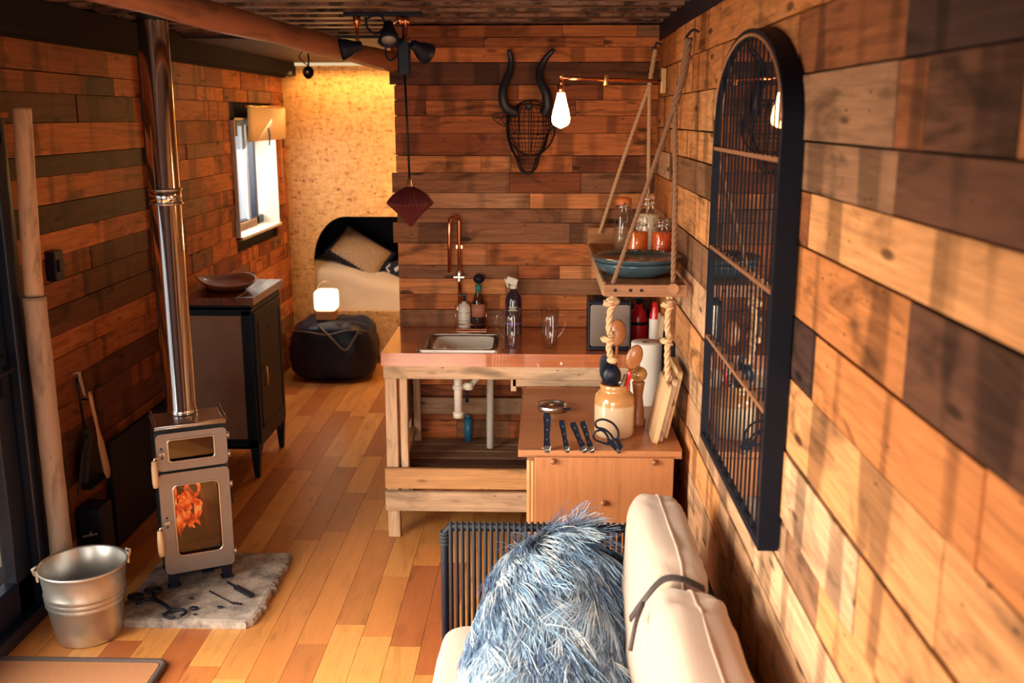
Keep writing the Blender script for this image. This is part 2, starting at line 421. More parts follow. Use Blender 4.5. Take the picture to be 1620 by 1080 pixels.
# back wall (kitchen partition)
zs = [2.362, 2.307, 2.261, 2.191, 2.088, 2.017, 1.943, 1.859, 1.753, 1.671, 1.572, 1.495, 1.426, 1.325, 1.214, 1.147, 1.067, .989, .904]
sp = [[(-.45, 'B'), (.1, 'M')], [(-.27, 'B'), (.3, 'M')], [(.7, 'O')], [(-.2, 'D'), (.7, 'D')], [(-.107, 'B'), (.03, 'O'), (.3, 'B')], [(-.554, 'B'), (.018, 'O'), (.17, 'B'), (.7, 'O')],
      [(-.1, 'M'), (.7, 'M')], [(-.144, 'B'), (.05, 'O'), (.7, 'O')], [(-.288, 'L'), (-.144, 'L'), (.158, 'O'), (.7, 'B')], [(-.15, 'G'), (.2, 'B'), (.7, 'G')], [(-.05, 'Z'), (.7, 'L')],
      [(.1, 'G'), (.7, 'G')], [(.148, 'G'), (.7, 'G')], [(-.263, 'L'), (.7, 'O')], [(-.107, 'G'), (.1, 'M'), (.7, 'L')], [(-.17, 'L'), (.7, 'G')], [(-.2, 'O'), (.7, 'O')], [(-.1, 'G'), (.7, 'M')]]
rows = [(zs[i + 1], zs[i], sp[i]) for i in range(len(sp))]
z = .904
while z > .02:
    h = min(random.choice([.09, .1, .12]), z); rows.append((z - h, z, None)); z -= h
mb = MB()
for (z0, z1, s_) in rows:
    planks(mb, (0, YB, 0), (1, 0, 0), (0, -1, 0), [(z0, z1, s_)], -.707 - random.choice([0, 0, .012, .022]) * (1 if z1 < 2.3 and z0 > 1.0 else 0), .70, fill='BMGO', lmin=.25, lmax=.8)
struct(mb.build('wall_back', wall_wood))
mb = MB(); mb.box((.0, YB + .055, 1.18), (1.4, .10, 2.36)); struct(mb.build('trim_6', m_gap))
# right wall
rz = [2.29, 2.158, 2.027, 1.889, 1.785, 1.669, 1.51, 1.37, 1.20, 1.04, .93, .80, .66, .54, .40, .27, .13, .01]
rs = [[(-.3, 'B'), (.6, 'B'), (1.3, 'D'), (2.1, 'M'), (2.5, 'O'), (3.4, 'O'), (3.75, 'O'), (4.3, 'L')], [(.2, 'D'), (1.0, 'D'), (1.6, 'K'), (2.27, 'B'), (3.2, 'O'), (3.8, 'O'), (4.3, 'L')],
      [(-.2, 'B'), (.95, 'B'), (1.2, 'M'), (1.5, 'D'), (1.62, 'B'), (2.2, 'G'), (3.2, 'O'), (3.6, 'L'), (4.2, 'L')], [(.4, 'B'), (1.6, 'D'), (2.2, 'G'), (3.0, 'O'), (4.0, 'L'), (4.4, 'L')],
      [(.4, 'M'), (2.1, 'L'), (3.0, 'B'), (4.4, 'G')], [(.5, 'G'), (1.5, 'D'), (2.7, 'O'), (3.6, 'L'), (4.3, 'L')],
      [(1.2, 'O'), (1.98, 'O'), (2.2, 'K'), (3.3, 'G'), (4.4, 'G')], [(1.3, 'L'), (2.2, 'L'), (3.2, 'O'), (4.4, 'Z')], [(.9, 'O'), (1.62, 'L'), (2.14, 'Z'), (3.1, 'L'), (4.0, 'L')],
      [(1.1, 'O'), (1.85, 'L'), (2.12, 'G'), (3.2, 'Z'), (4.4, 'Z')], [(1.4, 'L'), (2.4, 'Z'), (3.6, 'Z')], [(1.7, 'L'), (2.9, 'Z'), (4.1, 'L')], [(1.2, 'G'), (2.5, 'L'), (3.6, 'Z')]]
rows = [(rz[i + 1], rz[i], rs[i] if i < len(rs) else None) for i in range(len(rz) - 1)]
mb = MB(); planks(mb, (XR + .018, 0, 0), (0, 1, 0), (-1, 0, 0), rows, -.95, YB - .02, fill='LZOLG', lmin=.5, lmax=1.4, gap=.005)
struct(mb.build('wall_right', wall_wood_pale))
mb = MB(); mb.box((XR + .07, 2.0, 1.14), (.08, 5.9, 2.28)); struct(mb.build('trim_7', m_gap))
# left wall with window opening
lz = [2.25, 2.112, 2.03, 1.915, 1.787, 1.705, 1.594, 1.485, 1.385, 1.285, 1.18, 1.067, .975, .87, .76, .65, .54, .42, .30, .18, .08, .0]
ls = [[(4.6, 'B')], [(4.4, 'B'), (4.7, 'K')], [(4.3, 'D'), (4.9, 'D')], [(4.99, 'O')], [(4.99, 'K')], [(4.5, 'O'), (4.99, 'M')], [(4.99, 'K')], [(4.45, 'O'), (4.99, 'M')], [(4.3, 'B'), (4.99, 'D')],
      [(4.2, 'B'), (4.99, 'D')], [(4.5, 'D'), (4.99, 'D')], [(4.99, 'M')], [(4.3, 'B'), (4.99, 'M')], [(4.1, 'B'), (4.99, 'D')], [(4.2, 'B'), (4.6, 'D'), (4.99, 'B')], [(4.99, 'D')], [(4.4, 'D'), (4.99, 'B')], [(4.99, 'B')], [(4.99, 'D')]]  # lower boards toned a step darker to carry the shade on this wall
rows = [(lz[i + 1], lz[i], ls[i] if i < len(ls) else None) for i in range(len(lz) - 1)]
WIN = (6.42, 7.42, 1.15, 1.93)
mb = MB(); planks(mb, (XL - .018, 0, 0), (0, 1, 0), (1, 0, 0), rows, 3.66, YF, fill='OMBOMGMB', holes=[WIN], lmin=.25, lmax=.85)
planks(mb, (XL - .018, 0, 0), (0, 1, 0), (1, 0, 0), [(1.955, 2.03, None), (2.03, 2.112, None), (2.112, 2.25, None)], -.9, 3.66, fill='BMBD', lmin=.4, lmax=1)
mb.box((XL + .01, 2.0, 1.945), (.06, 3.3, .018), col=tone('O'))
struct(mb.build('wall_left', wall_wood))
mb = MB()
for (y0, y1, z0, z1) in ((3.6, WIN[0], 0, 2.36), (WIN[1], 8.7, 0, 2.36), (WIN[0], WIN[1], 0, WIN[2]), (WIN[0], WIN[1], WIN[3], 2.36)):
    mb.box((XL - .07, (y0 + y1) / 2, (z0 + z1) / 2), (.09, y1 - y0, z1 - z0))
mb.box((XL - .07, 1.3, 2.16), (.09, 4.6, .40)); mb.box((XL - .07, -.3, 1.1), (.09, 1.4, 2.2))
struct(mb.build('trim_8', m_gap))
# dark batten on the left wall, standing in for a gap and flue shadow
mb = MB(); mb.box((XL + .012, 5.04, 1.15), (.03, .09, 2.24)); struct(mb.build('trim_9', wood('shade_batten', fixed=(.05, .028, .022), knots=.3)))
# far wall: oriented strand board with arched bed opening
m_osb, N, Lk, b = nt('strand_board')
tc = N.new('ShaderNodeTexCoord'); acc = None
dn_ = N.new('ShaderNodeTexNoise'); dn_.inputs['Scale'].default_value = 9; Lk.new(tc.outputs['Object'], dn_.inputs[0])
for i, (ang, sx, sy) in enumerate(((25, 26, 60), (-40, 28, 64), (80, 60, 26))):
    mp = N.new('ShaderNodeMapping'); mp.inputs['Rotation'].default_value = (0, R(ang), 0); mp.inputs['Scale'].default_value = (sx, 1, sy); Lk.new(tc.outputs['Object'], mp.inputs[0])
    ad = N.new('ShaderNodeVectorMath'); ad.operation = 'MULTIPLY_ADD'; ad.inputs[1].default_value = (2.5, 2.5, 2.5); Lk.new(dn_.outputs['Color'], ad.inputs[0]); Lk.new(mp.outputs[0], ad.inputs[2])
    vo = N.new('ShaderNodeTexVoronoi'); vo.inputs['Scale'].default_value = 1; Lk.new(ad.outputs[0], vo.inputs['Vector'])
    sx_ = N.new('ShaderNodeSeparateColor'); Lk.new(vo.outputs['Color'], sx_.inputs[0])
    if acc is None: acc = sx_.outputs[0]
    else:
        mn = N.new('ShaderNodeMath'); mn.operation = 'ADD'; Lk.new(acc, mn.inputs[0]); Lk.new(sx_.outputs[0], mn.inputs[1]); acc = mn.outputs[0]
dv = N.new('ShaderNodeMath'); dv.operation = 'DIVIDE'; dv.inputs[1].default_value = 3; Lk.new(acc, dv.inputs[0])
cr = N.new('ShaderNodeValToRGB'); Lk.new(dv.outputs[0], cr.inputs[0]); e = cr.color_ramp.elements
e[0].position = .10; e[0].color = (.22, .085, .025, 1); e[1].position = .75; e[1].color = (.74, .43, .16, 1); q = cr.color_ramp.elements.new(.26); q.color = (.58, .29, .09, 1)
Lk.new(cr.outputs[0], b.inputs['Base Color']); setp(b, rough=.6)
AX0, AX1, AZ0, AZT = -1.79, -.55, .42, 1.175
arch = [(AX0, AZ0), (AX0, .80)]
for i in range(1, 13):
    a = R(180 - 90 * i / 12); arch.append((AX0 + .27 + .27 * math.cos(a), .80 + (AZT - .80) * math.sin(a)))
for i in range(0, 13):
    a = R(90 - 90 * i / 12); arch.append((AX1 - .27 + .27 * math.cos(a), .80 + (AZT - .80) * math.sin(a)))
arch += [(AX1, .80), (AX1, AZ0)]
mb = MB(); mb.plate([(-2.0, 0), (.65, 0), (.65, 2.36), (-2.0, 2.36)], [arch], (0, YF, 0), (1, 0, 0), (0, 0, 1), (0, 1, 0), .03); struct(mb.build('wall_far', m_osb))
mb = MB(); mb.box((.63, 6.4, 1.18), (.05, 2.8, 2.36)); struct(mb.build('trim_10', m_osb))
# bed nook shell
m_nook = simple('navy_nook_paint', (.010, .015, .035), .8)
mb = MB(); mb.box((-1.17, 8.75, .8), (1.75, .03, 1.6)); mb.box((-2.0, 8.3, .8), (.03, .95, 1.6)); mb.box((-.3, 8.3, .8), (.03, .95, 1.6)); mb.box((-1.17, 8.3, 1.5), (1.75, .95, .03)); mb.box((-1.17, 8.3, .2), (1.7, .92, .03))
struct(mb.build('trim_11', m_nook))
# floor-level skirting of the strand wall
mb = MB(); mb.box((-1.30, YF - .012, .03), (1.2, .02, .06)); struct(mb.build('baseboard_far', wood('skirting', fixed=(.2, .09, .05))))
# rear wall with a big glazed opening, behind the camera
mb = MB(); mb.box((-1.85, -.62, 1.18), (.3, .06, 2.36), col=tone('M')); mb.box((.48, -.62, 1.18), (.3, .06, 2.36), col=tone('M')); mb.box((-.68, -.62, 2.23), (2.05, .06, .26), col=tone('M')); mb.box((-.68, -.62, .12), (2.05, .06, .24), col=tone('M'))
struct(mb.build('wall_rear', wall_wood))

# glazed door in the left wall
d = struct(bpy.data.objects.new('door_1', None)); COL.objects.link(d); d.location = (XL, 2.3, 0)
mb = MB(); X = XL - .03
mb.box((X, 3.615, .97), (.10, .09, 1.94)); mb.box((X, 2.03, 1.89), (.10, 3.2, .10)); mb.box((X, 2.03, .03), (.10, 3.2, .06)); mb.box((X, .46, .97), (.10, .1, 1.94))
mb.build('door_frame', navy_frame, d, bevel=.006)
mb = MB(); X = XL - .045
for (y0, y1) in ((.52, 2.02), (2.04, 3.565)):
    mb.box((X, y1 - .055, .95), (.055, .11, 1.78)); mb.box((X, y0 + .055, .95), (.055, .11, 1.78)); mb.box((X, (y0 + y1) / 2, .13), (.055, y1 - y0, .14)); mb.box((X, (y0 + y1) / 2, 1.80), (.055, y1 - y0, .08))
mb.build('door_sash', navy_frame, d, bevel=.006)
mb = MB(); mb.box((X, 1.27, .98), (.008, 1.32, 1.6)); mb.box((X, 2.80, .98), (.008, 1.36, 1.6)); mb.build('glass_pane', glass_win, d)
mb = MB(); mb.box((XL - .01, 3.51, 1.0), (.012, .03, .16)); mb.tube([(XL - .01, 3.51, 1.03), (XL + .03, 3.51, 1.03), (XL + .03, 3.41, 1.03)], .008); mb.build('door_handle', black, d, label='black lever handle')
# outside ground and far bank seen through the glass
mb = MB(); mb.box((-5.5, 3, -.25), (6.6, 14, .1)); struct(mb.build('ground', simple('dry_grass_ground', (.45, .36, .17), .9, 0, .3, 3)))

# small window in the left wall
wn = struct(bpy.data.objects.new('window_1', None)); COL.objects.link(wn); wn.location = (XL, 6.92, 1.15)
y0, y1, z0, z1 = WIN; revm = simple('white_painted_reveal', (.72, .66, .56), .6, 0, .08, 12)
mb = MB(); mb.box((XL - .06, y1 - .006, (z0 + z1) / 2), (.17, .012, z1 - z0)); mb.box((XL - .06, y0 + .006, (z0 + z1) / 2), (.17, .012, z1 - z0)); mb.box((XL - .06, (y0 + y1) / 2, z1 - .006), (.17, y1 - y0, .012))
mb.build('window_reveal', revm, wn)
mb = MB(); mb.box((XL - .045, (y0 + y1) / 2, z0 + .01), (.17, y1 - y0, .02)); mb.build('window_sill', revm, wn, bevel=.003)
X = XL - .12; mb = MB()
for yy in (y0 + .03, y0 + .36, y1 - .15): mb.box((X, yy, (z0 + z1) / 2), (.05, .05, z1 - z0))
mb.box((X, (y0 + y1) / 2, z0 + .05), (.05, y1 - y0, .06)); mb.box((X, (y0 + y1) / 2, z1 - .03), (.05, y1 - y0, .05)); mb.build('window_frame', navy_frame, wn, bevel=.004)
mb = MB(); mb.box((X + .022, y0 + .20, (z0 + z1) / 2), (.02, .03, z1 - z0 - .1)); mb.box((X + .022, y0 + .62, (z0 + z1) / 2), (.02, .04, z1 - z0 - .1)); mb.build('window_bead', simple('grey_blue_bead', (.35, .40, .45), .4), wn)
mb = MB(); mb.box((X, (y0 + y1) / 2, (z0 + z1) / 2), (.006, y1 - y0, z1 - z0)); mb.build('glass_pane', glass_win, wn)
mb = MB(); mb.box((X + .03, (y0 + y1) / 2 - .1, z0 + .04), (.03, .7, .06), col=(.3, .18, .1)); mb.build('window_rail', frame_wood, wn)

# blind over that window
t = thing('roller_blind', 'cream fabric blind panel hanging over the top of the small window', 'blind', (XL + .05, 7.1, 1.78))
mb = MB(); vs = []; fs = []
for i in range(13):
    yy = 6.63 + .96 * i / 12; xx = XL + .05 + .008 * math.sin(i * 1.1)
    vs += [(xx, yy, 1.775), (xx + .006, yy, 2.0)]
for i in range(12): fs.append((2 * i, 2 * i + 2, 2 * i + 3, 2 * i + 1))
mb.add(vs, fs, smooth=True); mb.build('blind_fabric', simple('cream_blind_fabric', (.80, .58, .34), .85, 0, .05, 200), t, solid=.004)
mb = MB(); mb.cyl((XL + .05, 6.62, 2.005), (XL + .05, 7.6, 2.005), .008); mb.cyl((XL, 6.7, 2.005), (XL + .05, 6.7, 2.005), .006); mb.cyl((XL, 7.5, 2.005), (XL + .05, 7.5, 2.005), .006); mb.build('blind_rod', brass, t)
mb = MB(); mb.tube([(XL + .062, 7.1, 1.86), (XL + .064, 7.12, 1.80), (XL + .06, 7.1, 1.74)], .005, 6); mb.build('blind_tie', black, t)
mb = MB(); mb.tube([(XL + .03, 7.56, 2.0), (XL + .028, 7.55, 1.6), (XL + .03, 7.55, 1.22)], .003, 6); mb.build('blind_cord', linen, t)
# dark box above window corner: old hinge block
mb = MB(); mb.box((XL - .02, 6.50, 1.86), (.05, .10, .09)); mb.box((XL + .005, 6.50, 1.915), (.03, .12, .015)); tag(mb.build('vent_block', simple('grey_rust', (.12, .10, .09), .5, .3)), 'small dark vent block at the upper left corner of the small window', 'vent')
# LED strip on the far wall
mb = MB(); mb.box((-1.3, YF - .02, 2.325), (1.15, .03, .022)); tag(mb.build('led_strip', emis('warm_led', (1, .72, .40), 1.6)), 'thin glowing light strip along the top of the strand board wall', 'light')

# ceiling pole
mb = MB(); P = spline([(-1.19, 2.6, 2.285), (-1.13, 3.2, 2.27), (-.98, 3.9, 2.245), (-.84, 4.45, 2.215), (-.70, 4.90, 2.19)], 8)
mb.tube(P, [.045 + .003 * math.sin(i * .7) for i in range(len(P))], 18)
tag(mb.build('ceiling_pole', wood('rust_brown_pole', fixed=(.36, .13, .065), grain=.2, stain=.6, knots=.3, rough=.45, coat=.2)), 'long round rust-brown pole running diagonally under the ceiling', 'pole')

# ================================================================== LIGHT FITTINGS
def spot_head(mb, p, d, l=.085, r0=.018, r1=.042):
    d = Vector(d).normalized(); M = d.to_track_quat('Z', 'Y').to_matrix()
    mb.lathe([(0, 0), (r0 * .7, 0), (r0, .006), (r0 * 1.15, l * .3), (r1 * .8, l * .62), (r1, l), (r1 - .003, l), (r1 * .75, l * .6), (0, l * .5)], p, 24, M)
t = thing('spotlight_cluster', 'cluster of three black spotlight heads on copper stems under the ceiling', 'spotlight', (-.58, 3.95, 2.34))
mb = MB(); mb.box((-.6, 3.95, 2.318), (.30, .04, .016)); mb.build('mounting_bar', black, t, bevel=.003)
heads = [((-.70, 3.93, 2.20), (-.98, -.25, -.22), (-.70, 3.94, 2.31)), ((-.575, 3.92, 2.27), (.05, -.5, -.9), (-.535, 3.94, 2.31)), ((-.475, 3.92, 2.20), (.5, .55, -.35), (-.515, 3.95, 2.31))]
for p, dd, st in heads:
    mb = MB(); spot_head(mb, Vector(p) + Vector(dd).normalized() * -.02, dd); h = mb.build('spotlight_head', black, t)
    m2 = MB(); m2.tube([st, (st[0], st[1], p[2] + .03), p], .007, 8); m2.cyl(st, (st[0], st[1], st[2] - .03), .014); m2.build('copper_stem', copper, t)
mb = MB(); c_ = Vector(heads[1][0]) + Vector(heads[1][1]).normalized() * .035; M = Vector(heads[1][1]).normalized().to_track_quat('Z', 'Y').to_matrix()
mb.lathe([(0, .02), (.028, .02), (.028, .024), (0, .025)], c_, 20, M); mb.build('spotlight_lens', simple('grey_lens', (.3, .28, .27), .2), t, label='grey lens disc')
mb = MB(); mb.tube(spline([(-.665, 3.93, 2.305), (-.655, 3.92, 2.265), (-.625, 3.92, 2.245), (-.595, 3.93, 2.27), (-.60, 3.93, 2.305), (-.63, 3.93, 2.312), (-.66, 3.93, 2.30)], 6), .004, 6); mb.build('cable', black, t)
# black box holding the pendant flex
t = thing('junction_box', 'black rectangular box hanging below the spotlights with the pendant flex', 'electrical box', (-.525, 4.0, 2.10))
mb = MB(); mb.box((-.53, 4.0, 2.165), (.048, .04, .135)); mb.build('box_body', black_pl, t, bevel=.006)
mb = MB(); mb.cyl((-.53, 4.0, 2.23), (-.53, 4.0, 2.325), .006); mb.tube(spline([(-.53, 3.99, 2.2), (-.58, 3.98, 2.15), (-.60, 3.98, 2.19), (-.57, 3.98, 2.25)], 6), .004, 6); mb.build('box_cable', black_pl, t)
# pendant lantern
m_shade = simple('dark_red_ribbed_shade', (.085, .007, .012), .5, 0, .2, 30, sss=.1)
t = thing('pendant_lantern', 'dark red ribbed spinning-top pendant lantern hanging on a long flex', 'pendant light', (-.52, 4.0, 1.51))
mb = MB(); pr = [(.004, 1.507), (.014, 1.516), (.03, 1.538), (.05, 1.56), (.07, 1.580), (.088, 1.595), (.092, 1.602), (.088, 1.610), (.07, 1.632), (.045, 1.652), (.02, 1.664), (.012, 1.668)]
n = 96; vs = []; fs = []
for (r_, z_) in pr:
    for k in range(n):
        a = 6.28318 * k / n; q = 1 + .025 * (1 if k % 3 else -1.2); vs.append((-.52 + r_ * q * math.cos(a), 4 + r_ * q * math.sin(a), z_))
for i in range(len(pr) - 1):
    for k in range(n): fs.append((i * n + k, i * n + (k + 1) % n, (i + 1) * n + (k + 1) % n, (i + 1) * n + k))
mb.add(vs, fs, smooth=False); mb.build('lamp_shade', m_shade, t)
mb = MB(); mb.lathe([(.003, 1.70), (.009, 1.695), (.010, 1.675), (.014, 1.668), (.014, 1.66), (0, 1.66)], (-.52, 4, 0), 16); mb.build('shade_cap', brass, t)
mb = MB(); mb.tube([(-.52, 4, 1.69), (-.524, 4, 1.9), (-.53, 4, 2.10)], .0045, 8); mb.build('flex', black_pl, t)
# little black bullet spot near the strand wall
t = thing('bullet_spotlight', 'small round black spotlight on a wire near the strand board wall', 'spotlight', (-1.36, 6.0, 2.30))
mb = MB(); mb.puff((-1.36, 6.0, 2.19), (.065, .07, .075), e=1, e2=1); mb.build('spotlight_head', black_pl, t)
mb = MB(); mb.lathe([(0, 0), (.014, 0), (.016, .006), (0, .006)], (-1.36, 5.965, 2.195), 16, Vector((0, -1, 0)).to_track_quat('Z', 'Y').to_matrix()); mb.build('spotlight_lens', steel, t)
mb = MB(); mb.tube([(-1.36, 6, 2.22), (-1.355, 6, 2.26), (-1.36, 6.0, 2.37)], .005); mb.tube(spline([(-1.36, 6, 2.23), (-1.39, 6, 2.25), (-1.41, 6, 2.28), (-1.37, 6, 2.33)], 5), .003, 6); mb.build('bracket', black_pl, t)
# filament bulb on copper arm
t = thing('copper_wall_lamp', 'glowing pear-shaped filament bulb on a jointed copper pipe arm from the right wall', 'wall lamp', (XR, 4.62, 2.09))
mb = MB(); mb.tube([(XR - .03, 4.62, 2.095), (.265, 4.15, 2.083)], .0085, 12); mb.tube([(.262, 4.15, 2.083), (.082, 4.1, 2.09)], .0075, 12); mb.tube([(.082, 4.1, 2.093), (.082, 4.1, 2.045)], .007, 12); mb.build('copper_arm', copper, t)
mb = MB(); mb.cyl((.262, 4.15, 2.06), (.262, 4.15, 2.105), .011, n=16); mb.build('brass_joint', brass, t, bevel=.002)
mb = MB(); mb.box((XR - .012, 4.62, 2.095), (.024, .05, .11)); mb.build('wall_plate', brass, t, bevel=.002)
mb = MB(); mb.cyl((.082, 4.1, 2.10), (.082, 4.1, 2.088), .011); mb.build('brass_cap', brass, t, bevel=.002)
mb = MB(); mb.lathe([(.0, 2.062), (.012, 2.062), (.0155, 2.055), (.0155, 2.035), (.013, 2.03)], (.082, 4.1, 0), 20); mb.build('bulb_holder', copper, t)
mb = MB(); mb.lathe([(.013, 2.036), (.0165, 2.025), (.022, 2.0), (.031, 1.965), (.037, 1.935), (.036, 1.918), (.028, 1.905), (.014, 1.898), (.004, 1.893), (0, 1.893)], (.082, 4.1, 0), 28); mb.build('bulb_glass', emis('bulb_glow', (1, .50, .17), 75), t)

# ================================================================== LEFT SIDE
# debarked pole
t = thing('debarked_post', 'pale round debarked tree post standing beside the glazed door', 'post', (-1.90, 3.64, 0))
mb = MB(); P = [(-1.898, 3.635, 0), (-1.90, 3.64, .5), (-1.902, 3.645, .9), (-1.90, 3.64, 1.28)]
P = spline(P, 10); mb.tube(P, [.042 + .003 * noise.noise(p * 6) for p in P], 20); mb.build('lower_post', bark_wood, t)
mb = MB(); P = spline([(-1.902, 3.645, 1.28), (-1.903, 3.66, 1.5), (-1.902, 3.68, 1.75), (-1.900, 3.695, 1.97)], 10); mb.tube(P, [.034 + .003 * noise.noise(p * 6) for p in P], 20); mb.build('upper_post', wood('pale_post', fixed=(.70, .44, .26), grain=.15, stain=.5, knots=.5, rough=.55), t)
# switch
t = thing('wall_switch', 'small black switch box on the left plank wall above the brush', 'switch', (XL, 3.92, 1.30))
mb = MB(); mb.box((XL + .022, 3.92, 1.355), (.04, .075, .12)); mb.build('switch_box', black_pl, t, bevel=.004)
mb = MB(); mb.box((XL + .022, 3.965, 1.35), (.03, .018, .04)); mb.box((XL + .045, 3.92, 1.355), (.008, .03, .05)); mb.build('switch_rocker', black_pl, t, bevel=.002)
# hand brush and dustpan
t = thing('hand_brush', 'hearth brush with pale wooden handle hanging from a string on the left wall', 'brush', (XL + .05, 4.05, .38))
mb = MB(); A = Vector((-1.905, 4.02, .80)); Bq = Vector((-1.895, 4.10, .39)); dd = (Bq - A)
P = [A + dd * s_ for s_ in (0, .06, .2, .4, .5, .58, .75, .92, 1.0)]; rad = [.008, .013, .012, .010, .014, .021, .023, .024, .014]
n = 14; vs = []
for p, r_ in zip(P, rad):
    for k in range(n):
        a = 6.28318 * k / n; vs.append(p + Vector((.5 * r_ * math.cos(a), r_ * math.sin(a) * .98, r_ * math.sin(a) * .17)))
mb.add(vs, [(i * n + k, i * n + (k + 1) % n, (i + 1) * n + (k + 1) % n, (i + 1) * n + k) for i in range(len(P) - 1) for k in range(n)] + [tuple(range(n)), tuple(range(n * len(P) - n, n * len(P)))], smooth=True)
mb.build('brush_handle', beech, t)
mb = MB(); mb.cyl((-1.915, 4.028, .765), (-1.945, 4.028, .765), .005); mb.build('handle_hole', black, t)
mb = MB(); mb.tube(spline([(-1.93, 4.02, .79), (-1.93, 3.995, .86), (-1.93, 4.0, .885), (-1.93, 4.01, .86), (-1.93, 4.03, .78)], 6), .0035, 6); mb.cyl((-1.97, 4.0, .885), (-1.925, 4.0, .89), .005); mb.build('hanging_string', linen, t)
t = thing('dustpan', 'dark metal dustpan with black bristle brush hanging behind the wooden brush', 'dustpan', (XL + .03, 4.0, .35))
mb = MB(); mb.plate([(-.09, 0), (-.10, .06), (-.03, .24), (0, .26), (.03, .24), (.12, .06), (.11, 0)], [], (XL + .02, 4.06, .38), (0, 1, 0), (0, 0, 1), (1, 0, 0), .004); mb.box((XL + .04, 4.06, .385), (.045, .2, .006)); mb.build('pan', iron, t)
mb = MB(); mb.tube([(XL + .03, 4.02, .60), (XL + .03, 4.0, .80), (XL + .03, 3.99, .87)], .006, 8); mb.build('pan_handle', iron, t)
mb = MB()
for i in range(14):
    y_ = 3.86 + .10 * i / 13; z_ = .40 + .16 * math.sin(i / 13 * 1.6)
    mb.tube([(XL + .045, y_ + .06, z_ + .06), (XL + .05, y_ + .02, z_ + .03), (XL + .05, y_, z_)], [.006, .005, .002], 5)
mb.box((XL + .045, 3.975, .53), (.03, .03, .22), rot=Matrix.Rotation(R(-25), 3, 'X')); mb.build('bristles', simple('dark_bristle', (.03, .026, .03), .8), t)
# dark box with script
t = thing('black_storage_box', 'black upright box with small pale handwriting-style script behind the bucket', 'box', (XL + .06, 3.93, 0))
mb = MB(); mb.box((-1.905, 3.96, .16), (.105, .12, .32)); mb.build('box_body', black, t, bevel=.006)
mb = MB(); pts = []
for i in range(70):
    s_ = i / 69; pts.append((-1.937 + .066 * s_, 3.897, .195 + .016 * s_ + .0045 * math.sin(i * .85) + (.012 if i in (38, 39, 40) else 0)))
mb.tube(pts, .0011, 5); mb.build('script_mark', simple('pale_print', (.62, .60, .62), .6), t, label='small pale script lettering')
# dark sheet added for the stove's shadow low on the left wall
mb = MB(); mb.box((XL + .03, 4.62, .25), (.02, .80, .50)); tag(mb.build('stove_shade_sheet', black, bevel=.003), 'low dark sheet standing in for the stove shadow on the left wall', 'shade sheet')
# bucket
t = thing('metal_bucket', 'galvanised metal bucket with raised ribs standing by the glazed door', 'bucket', (-1.72, 3.44, 0))
Tb = Matrix.Translation((-1.72, 3.44, 0))
mb = MB(); pr = [(.0, .004), (.110, .004), (.113, 0), (.116, .006), (.126, .06), (.1385, .145), (.1435, .151), (.1395, .158), (.1405, .166), (.1455, .172), (.1415, .179), (.1425, .187), (.1475, .193), (.1435, .200), (.152, .27), (.158, .285), (.162, .290), (.162, .297), (.157, .299), (.152, .292), (.140, .20), (.137, .18), (.135, .15), (.125, .07), (.112, .012), (0, .012)]
mb.lathe(pr, (0, 0, 0), 64); mb.build('bucket_body', galv, t, T=Tb)
for s_, a in ((1, 33), (-1, 213)):
    mb = MB(); c_ = Vector((.160 * math.cos(R(a)), .160 * math.sin(R(a)), .285)); rz_ = Matrix.Rotation(R(a), 3, 'Z')
    mb.box(c_ + Vector((0, 0, .0)), (.008, .04, .045), rot=rz_); mb.tube([c_ + rz_ @ Vector((.006, .0, .0)), c_ + rz_ @ Vector((.012, 0, .025)), c_ + rz_ @ Vector((-.004, 0, .032))], .006, 8)
    mb.build('handle_lug', galv, t, T=Tb, bevel=.002)
mb = MB(); pts = []
for i in range(25):
    a = R(33 + 180 * i / 24); pts.append((.168 * math.cos(a), .168 * math.sin(a), .285 - .10 * math.sin(R(180 * i / 24)) * 0 - .055 * math.sin(R(180 * i / 24))))
mb.tube([(p[0] * 1.0, p[1] * 1.0, p[2]) for p in pts], .003, 6); mb.build('bail_handle', galv, t, T=Tb)
mb = MB()
for q in range(5):
    a = q * 1.3; mb.tube([(-1.76 + .05 * math.cos(a), 3.42 + .05 * math.sin(a), .03), (-1.77 + .02 * math.cos(a + 1), 3.43, .16), (-1.79 + .03 * math.cos(a), 3.44 + .02 * math.sin(a), .22)], [.012, .010, .004], 7)
tag(mb.build('kindling', simple('kindling_bark', (.20, .12, .09), .8, 0, .4)), 'few dark kindling sticks standing inside the metal bucket', 'kindling')
# doormat
m_mat = simple('coir_mat', (.46, .20, .09), .95, 0, .3, 260, .6)
t = thing('doormat', 'brown coir doormat with dark edging on the floor at the lower left', 'doormat', (-1.66, 3.0, 0))
mb = MB(); mb.plate(rr(-1.96, 2.74, -1.36, 3.215, .02), [], (0, 0, .001), (1, 0, 0), (0, 1, 0), (0, 0, 1), .014); mb.build('mat_pile', m_mat, t)
mb = MB(); mb.tube([(x, y, .010) for (x, y) in rr(-1.975, 2.725, -1.345, 3.23, .03)], .013, 8, closed=True); mb.build('mat_border', simple('mat_border_rubber', (.09, .06, .055), .8), t)

